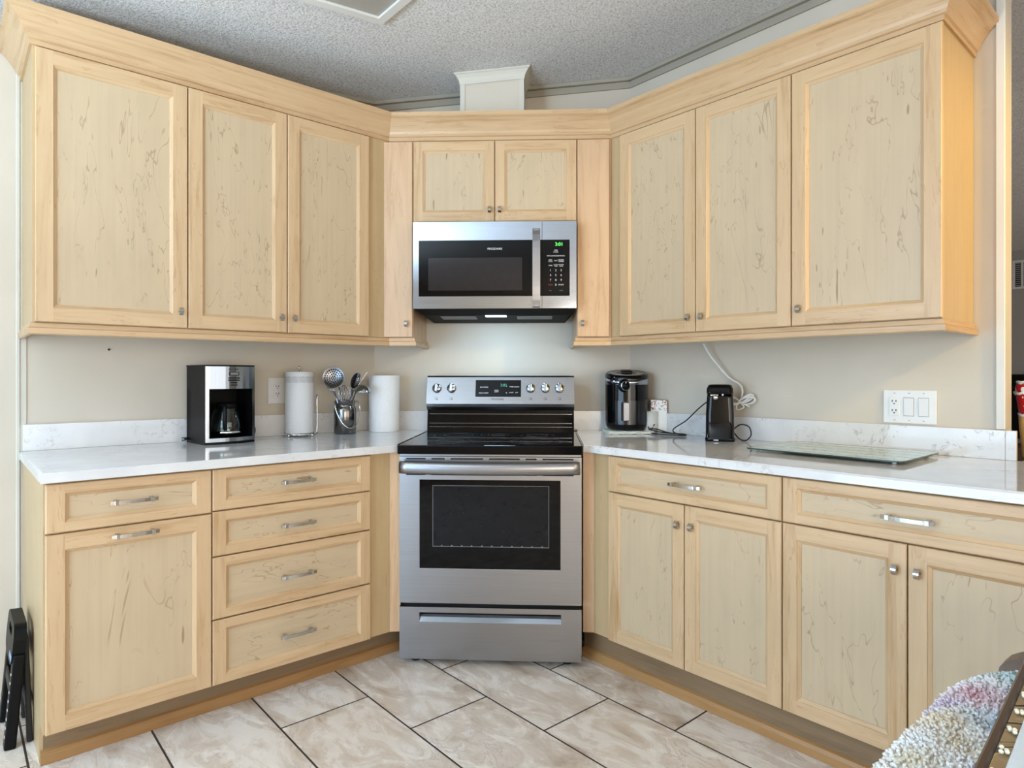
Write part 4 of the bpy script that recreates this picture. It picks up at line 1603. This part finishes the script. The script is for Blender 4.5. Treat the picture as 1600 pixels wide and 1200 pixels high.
def make_swirl():
    m = mat('milky_glass', (205, 205, 200), 0.08)
    t = NT(m)
    v = t.coords((1, 1, 1), rnd=False)
    sep = t.new('ShaderNodeSeparateXYZ'); t.link(v, sep.inputs[0])
    n = t.noise(v, 26, 2, 0.5, 2.2)
    k = t.math('MULTIPLY', t.math('GREATER_THAN', n, 0.54), t.math('LESS_THAN', sep.outputs[2], 0.045))
    t.link(t.mix(k, lin((214, 212, 206)), lin((104, 66, 50))), BS(m).inputs['Base Color'])
    return m


b.build('cup', make_swirl(), mg)
b = MB(); b.tube(smooth_path([(0.034, 0, 0.094), (0.050, 0, 0.092), (0.060, 0, 0.066), (0.056, 0, 0.036), (0.034, 0, 0.022)], 6), 0.0045, 10); b.build('handle', plain('grey_glass', (176, 178, 176), 0.08), mg)

# can opener
co = thing('can_opener', 'tall glossy black electric can opener near the coiled white cord', 'can opener', (2.572, 1.536, ZC), rad(-60))
b = MB()


def rrect(wx, wy, r, n=5, cx=0.0, cy=0.0):
    pts = []
    for (sx, sy, a0) in ((1, 1, 0), (-1, 1, 90), (-1, -1, 180), (1, -1, 270)):
        for i in range(n + 1):
            a = rad(a0 + 90 * i / n)
            pts.append((cx + sx * (wx - r) + r * math.cos(a), cy + sy * (wy - r) + r * math.sin(a)))
    return pts


secs = [(0.062, 0.058, 0.0), (0.063, 0.059, 0.012), (0.060, 0.056, 0.016), (0.059, 0.055, 0.12), (0.055, 0.052, 0.19), (0.054, 0.051, 0.205)]
prev = None
for wx, wy, z in secs:
    vs = [b.b.verts.new((x, y, z + .0005)) for x, y in rrect(wx, wy, 0.022)]
    if prev:
        for i in range(len(vs)):
            f = b.b.faces.new([prev[i], prev[(i + 1) % len(vs)], vs[(i + 1) % len(vs)], vs[i]]); f.smooth = True
    else:
        b.b.faces.new(vs)
    prev = vs
b.b.faces.new(prev)
GB = plain('gloss_black_plastic', (6, 6, 8), 0.07, 0, 0.1, spec=0.35)
b.build('body', GB, co)
b = MB()
prev = None
for wx, wy, z, cy in ((0.054, 0.056, 0.2055, -.004), (0.056, 0.060, 0.212, -.006), (0.055, 0.058, 0.232, -.004), (0.048, 0.048, 0.246, 0.0), (0.040, 0.040, 0.249, 0.0)):
    vs = [b.b.verts.new((x, y, z)) for x, y in rrect(wx, wy, 0.020, cy=cy)]
    if prev:
        for i in range(len(vs)):
            b.b.faces.new([prev[i], prev[(i + 1) % len(vs)], vs[(i + 1) % len(vs)], vs[i]])
    else:
        b.b.faces.new(vs)
    prev = vs
b.b.faces.new(prev)
hd = b.build('head', GB, co)
b = MB(); b.box(-0.042, 0.036, -0.072, -0.058, 0.214, 0.236, 0.004, 2); b.build('lever', BLACKP, co)
b = MB()
b.lathe([(0, 0.0), (0.010, 0.0), (0.010, 0.006), (0, 0.007)], 20, (-0.018, 0)); b.lathe([(0, 0.0), (0.005, 0.0), (0.005, 0.012), (0, 0.012)], 12, (0.012, 0.012)); b.lathe([(0, 0.0), (0.004, 0.0), (0.004, 0.010), (0, 0.010)], 12, (-0.034, 0.010))
b.box(-0.040, -0.006, 0.008, 0.013, 0, 0.006)
b.xform(Matrix.Translation((0, -0.0535, 0.192)) @ Matrix.Rotation(rad(90), 4, 'X'))
b.build('cutter', CHROME, co)
b = MB(); b.box(-0.026, -0.006, -0.0598, -0.058, 0.0045, 0.0085); b.build('base_mark', INK, co)
b = MB()
b.tube(smooth_path([(0.052, 0.02, 0.045), (0.085, 0.00, 0.072), (0.120, -0.012, 0.064), (0.128, -0.016, 0.028), (0.105, -0.02, 0.004), (0.080, -.012, 0.012), (0.058, 0.01, 0.036)], 8), 0.0029, 8)
b.build('power_cord', BLACKM, co)

# white cord hanging from the cabinet, tied in a bow
b = MB()
b.tube(smooth_path([(2.655, 1.672, 1.352), (2.668, 1.640, 1.29), (2.682, 1.560, 1.195), (2.685, 1.510, 1.165), (2.683, 1.492, 1.14), (2.68, 1.492, 1.11), (2.676, 1.500, 1.086)], 8), 0.0046, 8)
ctr = Vector((2.672, 1.500, 1.082))
ry = Vector((0.25, -1, 0)).normalized()
for (lx, lz, w_, ang) in ((0.060, 0.030, 0.012, 0.5), (0.070, 0.014, 0.016, 0.35), (-0.048, 0.006, 0.014, 0.1), (-0.058, 0.016, 0.012, -0.1), (0.050, 0.034, 0.010, .7)):
    pts = []
    for i in range(20):
        a = 2 * PI * i / 20
        u = (1 - math.cos(a)) / 2
        off = ry * (lx * u) + Vector((0, 0, lz * u + w_ * math.sin(a))) + Vector((0.006 * math.sin(a + ang * 7), 0, 0))
        pts.append(ctr + off)
    b.tube(pts, 0.0042, 7, closed=True)
b.tube(smooth_path([ctr, ctr + ry * 0.02 + Vector((0, 0, -.022)), ctr + ry * -0.008 + Vector((-.004, 0, -.034)), ctr + ry * -.012 + Vector((0, 0, -.012))]), 0.003, 7)
b.tube([ctr, ctr + ry * 0.045 + Vector((0, 0, -.02))], 0.0028, 7)
b.lathe([(0, -0.010), (0.008, -0.009), (0.009, 0.0), (0.008, 0.009), (0, 0.010)], 12)
tag(b.build('hanging_cord', WHITE), 'white lamp cord hanging from the right upper cabinets, tied in a bow', 'cord')

# glass cutting board
gb = thing('cutting_board', 'pale green striped glass cutting board lying on the right counter', 'cutting board', (2.4655, 0.986, ZC), 0)


def make_board():
    m = mat('striped_glass', (190, 210, 198), 0.05)
    t = NT(m)
    v = t.coords((1, 1, 1), rnd=False)
    sep = t.new('ShaderNodeSeparateXYZ'); t.link(v, sep.inputs[0])
    s_ = t.math('FRACT', t.math('MULTIPLY', sep.outputs[0], 11.5))
    c = t.ramp(s_, [(0.0, lin((178, 194, 180))), (0.22, lin((130, 158, 142))), (0.45, lin((154, 176, 160))), (0.7, lin((196, 208, 194))), (1.0, lin((178, 194, 180)))])
    t.link(c, BS(m).inputs['Base Color'])
    return m


b = MB()
vs = rrect(0.190, 0.268, 0.022, 6)
b.prism(vs, 0.010, 0.0145)
b.build('glass', [make_board()], gb)
b = MB()
n = len(vs)
for i in range(n):
    (x0, y0), (x1, y1) = vs[i], vs[(i + 1) % n]
    k = 1.0035
    b.hexa([(x0, y0, 0.0098), (x1, y1, 0.0098), (x1 * k, y1 * k, 0.0098), (x0 * k, y0 * k, 0.0098)], [(x0, y0, 0.0147), (x1, y1, 0.0147), (x1 * k, y1 * k, 0.0147), (x0 * k, y0 * k, 0.0147)])
b.build('glass_edge', plain('green_edge', (40, 66, 56), 0.1), gb)
CLR = plain('clear_rubber', (200, 200, 196), 0.5)
for sx in (-1, 1):
    for sy in (-1, 1):
        b = MB(); b.lathe([(0, 0.0005), (0.007, 0.0005), (0.007, 0.0099), (0, 0.0099)], 14, (sx * 0.16, sy * 0.235))
        b.build('rubber_foot', CLR, gb)

# three-gang plate on the right wall
sp = thing('switch_plate', 'white three-gang plate with an outlet and two rocker switches', 'switch plate', (XW - 0.0005, 0.832, 1.084), RR)
b = MB(); b.box(-0.089, 0.089, -0.006, 0, -0.063, 0.063, 0.0025, 2)
b.build('cover_plate', WHITE, sp)
b = MB(); outlet(b, -0.050, 0); b.build('receptacle', [WHITE, DARKSLOT], sp)
for xx in (-0.001, 0.048):
    b = MB()
    b.box(xx - .0175, xx + .0175, -0.0066, -0.005, -0.035, 0.035, mi=1)
    b.hexa([(xx - .016, -.0075, -.033), (xx + .016, -.0075, -.033), (xx + .016, -.005, -.033), (xx - .016, -.005, -.033)], [(xx - .016, -.0105, .033), (xx + .016, -.0105, .033), (xx + .016, -.005, .033), (xx - .016, -.005, .033)])
    b.build('rocker_switch', [WHITE, plain('switch_gap', (150, 150, 150), 0.6)], sp)
for xx in (-0.049, 0.0, 0.048):
    for zz in (-0.051, 0.051):
        b = MB(); b.box(xx - .003, xx + .003, -0.0066, -0.0055, zz - .001, zz + .001)
        b.build('screw', GREYINK, sp)

# red dotted utensil at the right edge
def make_dots():
    m = mat('red_dots', (190, 22, 26), 0.35)
    t = NT(m)
    v = t.coords((1, 1, 1), rnd=False)
    vo = t.new('ShaderNodeTexVoronoi')
    vo.inputs['Scale'].default_value = 34
    vo.inputs['Randomness'].default_value = 0.25
    t.link(v, vo.inputs['Vector'])
    k = t.math('LESS_THAN', vo.outputs['Distance'], 0.30)
    t.link(t.mix(k, lin((188, 20, 24)), lin((240, 236, 230))), BS(m).inputs['Base Color'])
    return m


TAN = wood_frame('tan_wood', 'z', (214, 170, 104), (180, 130, 70))
ru = thing('wooden_stand', 'tan wooden stand topped by a red white-dotted sleeve, beside the door casing', 'utensil', (2.86, 0.480, ZC))
b = MB(); b.lathe([(0, 0.0005), (0.040, 0.0005), (0.042, 0.01), (0.050, 0.10), (0.052, 0.145), (0.046, 0.16), (0, 0.16)], 32); b.build('base', TAN, ru)
b = MB(); b.lathe([(0.046, 0.148), (0.050, 0.150), (0.058, 0.205), (0.062, 0.245), (0.056, 0.262), (0.0, 0.266)], 32); b.build('sleeve', make_dots(), ru)
b = MB()
for z, r in ((0.149, 0.049), (0.225, 0.0615), (0.262, 0.054)):
    b.tube([((r + .002 * math.sin(k * 5)) * math.cos(k * PI / 18), (r + .002 * math.sin(k * 5)) * math.sin(k * PI / 18), z + .003 * math.sin(k * 2.2)) for k in range(36)], 0.005, 7, closed=True)
b.build('white_trim', WHITE, ru)

# ------------------------------------------------------------------ next room seen past the casing
vn = thing('wall_vent', 'white louvered air vent high on the far grey wall', 'vent', (8.999, 1.50, 2.33), RR)
b = MB()
for q in ((-0.23, 0.23, -0.16, -0.135), (-0.23, 0.23, 0.135, 0.16), (-0.23, -0.205, -0.135, 0.135), (0.205, 0.23, -0.135, 0.135), (-0.150, -0.130, -0.135, 0.135), (-0.01, 0.01, -0.135, 0.135)):
    b.box(q[0], q[1], -0.015, 0, q[2], q[3])
b.build('frame', plain('vent_white', (200, 200, 202), 0.5), vn)
b = MB()
for k in range(12):
    z = -0.125 + k * 0.0225
    b.box(-0.205, 0.205, -0.010, -0.006, z, z + .009)
b.build('louvers', plain('vent_grey', (150, 150, 154), 0.5), vn)
b = MB(); b.box(-0.205, 0.205, -0.003, -0.001, -0.135, 0.135); b.build('duct_opening', DARKSLOT, vn)
tv = thing('television', 'wide black television against the far grey wall', 'television', (8.93, 1.25, 0.455), RR)
b = MB(); b.box(-0.50, 0.50, -0.03, 0.03, 0.05, 0.76, 0.01); b.build('screen_case', BLACKP, tv)
b = MB(); b.box(-0.485, 0.485, -0.032, -0.0305, 0.075, 0.745); b.build('screen', BLACKG, tv)
b = MB(); b.box(-0.18, 0.18, -0.09, 0.06, 0.0, 0.015, 0.004); b.box(-0.05, 0.05, -0.01, 0.02, 0.015, 0.06); b.build('stand', BLACKP, tv)
ms = thing('media_console', 'low brown media console under the far television', 'console', (8.78, 1.25, 0), RR)
b = MB(); b.box(-0.7, 0.7, -0.2, 0.2, 0.06, 0.452, 0.006); b.build('case', plain('dark_walnut', (82, 60, 44), 0.5), ms)
for x in (-0.345, 0.345):
    b = MB(); b.box(x - .33, x + .33, -0.216, -0.2005, 0.08, 0.43, .003); b.build('door', plain('dark_walnut_door', (90, 66, 48), 0.5), ms)
for sx in (-0.62, 0.62):
    for sy in (-0.15, 0.15):
        b = MB(); b.lathe([(0, 0.0005), (0.02, 0.0005), (0.025, 0.0598), (0, 0.0598)], 12, (sx, sy)); b.build('leg', BLACKM, ms)

# ------------------------------------------------------------------ folding step stool at the left
fs = thing('step_stool', 'folded black plastic step stool leaning beside the left base cabinet', 'step stool', (0.166, 2.742, 0))
TLT = 0.085
M_front = Matrix.Translation((-0.018, 0, 0)) @ Matrix.Rotation(TLT, 4, 'Y')
b = MB()
for y0, y1 in ((-0.135, -0.088), (0.088, 0.135)):
    b.box(-0.016, 0.016, y0, y1, 0.001, 0.300, 0.005, 2)
b.box(-0.014, 0.014, -0.088, 0.088, 0.16, 0.20, 0.004)
b.xform(M_front); b.build('front_legs', BLACKP, fs)
b = MB()
out = rrect(0.128, 0.065, 0.045, 6)
n = len(out)
inn = rrect(0.050, 0.014, 0.013, 6, cy=0.025)
for i in range(n):
    j = (i + 1) % n
    for x in (-0.020, 0.014):
        b.face([(x, out[i][0], 0.325 + out[i][1]), (x, out[j][0], 0.325 + out[j][1]), (x, inn[j][0], 0.325 + inn[j][1]), (x, inn[i][0], 0.325 + inn[i][1])])
    for ring in (out, inn):
        b.face([(-.020, ring[i][0], 0.325 + ring[i][1]), (-.020, ring[j][0], 0.325 + ring[j][1]), (.014, ring[j][0], 0.325 + ring[j][1]), (.014, ring[i][0], 0.325 + ring[i][1])])
bmesh.ops.remove_doubles(b.b, verts=b.b.verts, dist=1e-5)
b.xform(M_front); tp = b.build('top_step', BLACKP, fs)
b = MB(); b.box(-0.0212, -0.0203, -0.125, -0.055, 0.278, 0.296); b.xform(M_front); b.build('sticker', plain('blue_sticker', (150, 178, 205), 0.4), tp)
b = MB()
for k in range(8):
    b.box(-0.0175, -0.0162, -0.130, -0.118, 0.04 + k * 0.028, 0.046 + k * 0.028)
b.xform(M_front); b.build('grip_marks', INK, fs)
b = MB()
for y0, y1 in ((-0.118, -0.078), (0.078, 0.118)):
    b.box(-0.008, 0.008, y0, y1, 0.001, 0.355, 0.004, 2)
b.box(-0.007, 0.007, -0.078, 0.078, 0.10, 0.14, 0.003)
b.xform(Matrix.Translation((0.036, 0, 0)) @ Matrix.Rotation(-0.035, 4, 'Y')); b.build('rear_legs', BLACKM, fs)

# ------------------------------------------------------------------ dining table, bench and throw (bottom right)
dt = thing('dining_table', 'dining table corner with a dark rim and a tan scroll-patterned top', 'table', (1.45, -0.2045, 0), rad(3.8))


def make_scroll():
    m = mat('scroll_top', (150, 122, 84), 0.15)
    t = NT(m)
    v = t.coords((1, 1, 1), rnd=False)
    n = t.noise(v, 5.5, 1, 0.4, 1.6)
    fr = t.math('ABSOLUTE', t.math('SUBTRACT', t.math('FRACT', t.math('MULTIPLY', n, 5.0)), 0.5))
    c = t.ramp(fr, [(0.0, lin((34, 32, 34))), (0.07, lin((40, 36, 34))), (0.10, lin((186, 160, 116))), (0.15, lin((150, 122, 84))), (1.0, lin((138, 112, 76)))])
    t.link(c, BS(m).inputs['Base Color'])
    return m


b = MB(); b.box(-0.82, 0.30, -0.52, 0.436, 0.730, 0.7475); b.build('tabletop', make_scroll(), dt)
b = MB()
RIM = plain('bronze_rim', (74, 56, 44), 0.3, 0.3)
for q in ((-0.832, 0.312, 0.4365, 0.448), (-0.832, 0.312, -0.532, -0.5205), (-0.832, -0.8205, -0.5205, 0.4365), (0.3005, 0.312, -0.5205, 0.4365)):
    b.box(q[0], q[1], q[2], q[3], 0.722, 0.750, 0.003)
b.build('rim', RIM, dt)
for sx in (-0.72, 0.22):
    for sy in (-0.44, 0.36):
        b = MB(); b.tube([(sx, sy, 0.001), (sx * 0.98, sy * 0.98, 0.4), (sx, sy, 0.7295)], [0.022, 0.018, 0.028], 14); b.build('leg', RIM, dt)
pm = thing('placemat', 'white placemat with a beaded fringe on the dining table', 'placemat', (1.30, 0.021, 0.7480), rad(3.8))
b = MB(); b.box(-0.42, 0.24, -0.22, 0.186, 0.0005, 0.004, 0.001); b.build('mat', plain('mat_cloth', (214, 222, 226), 0.8, 0, 0.03, 90), pm)
PEARL = plain('pearl', (232, 228, 206), 0.2)
b = MB()
bmesh.ops.create_uvsphere(b.b, u_segments=10, v_segments=8, radius=0.0028)
bead0 = b.build('bead', PEARL, pm, smooth=True)
rb = random.Random(3)
for k in range(40):
    bd = bead0 if k == 0 else bead0.copy()
    if k:
        COL.objects.link(bd)
        bd.parent = pm
    bd.location = (-0.40 + (k // 4) * 0.062 + (k % 2) * 0.007 + rb.uniform(-.003, .003), 0.1895 + 0.0055 * ((k % 4) // 2) + 0.001 * (k % 2), 0.0035)

bn = thing('bench', 'low brown upholstered bench under the white shaggy throw', 'bench', (1.33, 0.16, 0))
LEATHER = plain('brown_leather', (112, 92, 78), 0.45, 0, 0.08, 60, 0.2)
b = MB(); b.box(-0.50, 0.40, -0.22, 0.165, 0.43, 0.535, 0.03, 3); b.build('seat', LEATHER, bn)
b = MB()
n = 14
pr_ = []
for i in range(n + 1):
    a = PI * i / n
    pr_.append((-0.12 + 0.32 * (1 - math.cos(a)) / 2, 0.535 + 0.078 * math.sin(a) ** 0.7))
lo = [(0.401, y, z) for y, z in pr_] + [(0.401, 0.20, 0.45), (0.401, -0.12, 0.45)]
hi = [(0.455, y, z) for y, z in pr_] + [(0.455, 0.20, 0.45), (0.455, -0.12, 0.45)]
b.hexa(lo, hi); arm = b.build('arm_end', LEATHER, bn)
for sx in (-0.44, 0.36):
    for sy in (-0.17, 0.12):
        b = MB(); b.tube([(sx, sy, 0.001), (sx, sy, 0.4295)], [0.014, 0.022], 12); b.build('leg', plain('bench_leg', (60, 42, 30), 0.4), bn)


def make_shag():
    m = mat('shag', (248, 248, 249), 0.95)
    t = NT(m)
    v = t.coords((1, 1, 1), rnd=False)
    c = lin((249, 249, 250))
    sep = t.new('ShaderNodeSeparateXYZ'); t.link(v, sep.inputs[0])
    for cx, cy, r, colr in ((0.235, 0.17, 0.085, (120, 196, 196)), (0.18, 0.11, 0.05, (150, 205, 210)), (0.06, 0.16, 0.075, (204, 104, 130)), (0.00, 0.20, 0.05, (180, 150, 196)), (-0.08, 0.18, 0.080, (218, 186, 120)), (-0.15, 0.13, 0.06, (206, 180, 120)), (-0.03, 0.10, 0.07, (90, 140, 170)), (-0.24, 0.17, 0.07, (222, 206, 160)), (0.12, 0.09, .05, (120, 124, 176))):  # blue spot nearest the table edge: its shadow put into the pile colour
        dx = t.math('SUBTRACT', sep.outputs[0], cx); dy = t.math('SUBTRACT', sep.outputs[1], cy)
        d2 = t.math('SQRT', t.math('ADD', t.math('MULTIPLY', dx, dx), t.math('MULTIPLY', dy, dy)))
        k = t.math('SUBTRACT', 1.0, t.math('DIVIDE', d2, r), clamp=True)
        nz = t.noise(v, 90, 2)
        k2 = t.math('MULTIPLY', t.math('MULTIPLY', k, t.math('MULTIPLY', nz, 1.5)), 0.85, clamp=True)
        c = t.mix(k2, c, lin(colr))
    t.link(c, BS(m).inputs['Base Color'])
    return m


b = MB()
SH_ = make_shag()
# pad under the pile
nx, ny = 40, 22


def pad(u, v):
    """rounded pad; u along x, v across"""
    x = -0.50 + 0.775 * u
    y = -0.23 + 0.455 * v
    e = max(0.0, (u - 0.74) / 0.26)
    yc = 0.02
    y = yc + (y - yc) * math.sqrt(max(0.0, 1 - (e * 0.92) ** 2.2))
    ed = min(1.0, min(v, 1 - v) / 0.16, (1 - u) / 0.06 + 0.0)
    z = 0.566 + 0.060 * math.sqrt(max(0.0, 1 - (1 - ed) ** 2))
    return Vector((x, y, z))


g = [[b.b.verts.new(pad(i / nx, j / ny)) for j in range(ny + 1)] for i in range(nx + 1)]
for i in range(nx):
    for j in range(ny):
        f = b.b.faces.new([g[i][j], g[i + 1][j], g[i + 1][j + 1], g[i][j + 1]]); f.smooth = True
rng = random.Random(5)
for _ in range(6500):
    u, v = rng.random() ** 0.8, rng.random()
    p = pad(u, v)
    p2 = pad(min(1, u + .01), v); p3 = pad(u, min(1, v + .01))
    nrm = (p2 - p).cross(p3 - p)
    nrm = nrm.normalized() if nrm.length > 1e-9 else Vector((0, 0, 1))
    if nrm.z < 0:
        nrm = -nrm
    nrm = (nrm + Vector((rng.uniform(-.4, .4), rng.uniform(-.4, .4), 0.1))).normalized()
    ln = rng.uniform(0.005, 0.009)
    r = rng.uniform(0.0032, 0.0048)
    s1 = nrm.orthogonal().normalized(); s2 = nrm.cross(s1)
    base = [b.b.verts.new(p + (s1 * math.cos(a) + s2 * math.sin(a)) * r * .8) for a in (0, 2.09, 4.19)]
    bend = Vector((rng.uniform(-.4, .4), rng.uniform(-.4, .4), -0.2)) * ln * .5
    mid = [b.b.verts.new(p + nrm * ln * .65 + bend * .5 + (s1 * math.cos(a) + s2 * math.sin(a)) * r) for a in (0, 2.09, 4.19)]
    tip = b.b.verts.new(p + nrm * ln + bend)
    for i in range(3):
        j = (i + 1) % 3
        f = b.b.faces.new([base[i], base[j], mid[j], mid[i]]); f.smooth = True
        f = b.b.faces.new([mid[i], mid[j], tip]); f.smooth = True
th_ = b.build('shaggy_throw', SH_, recalc=False)
th_.location = (1.33, 0.16, 0)
tag(th_, 'white shaggy throw with pastel spots draped over the bench under the table', 'throw')
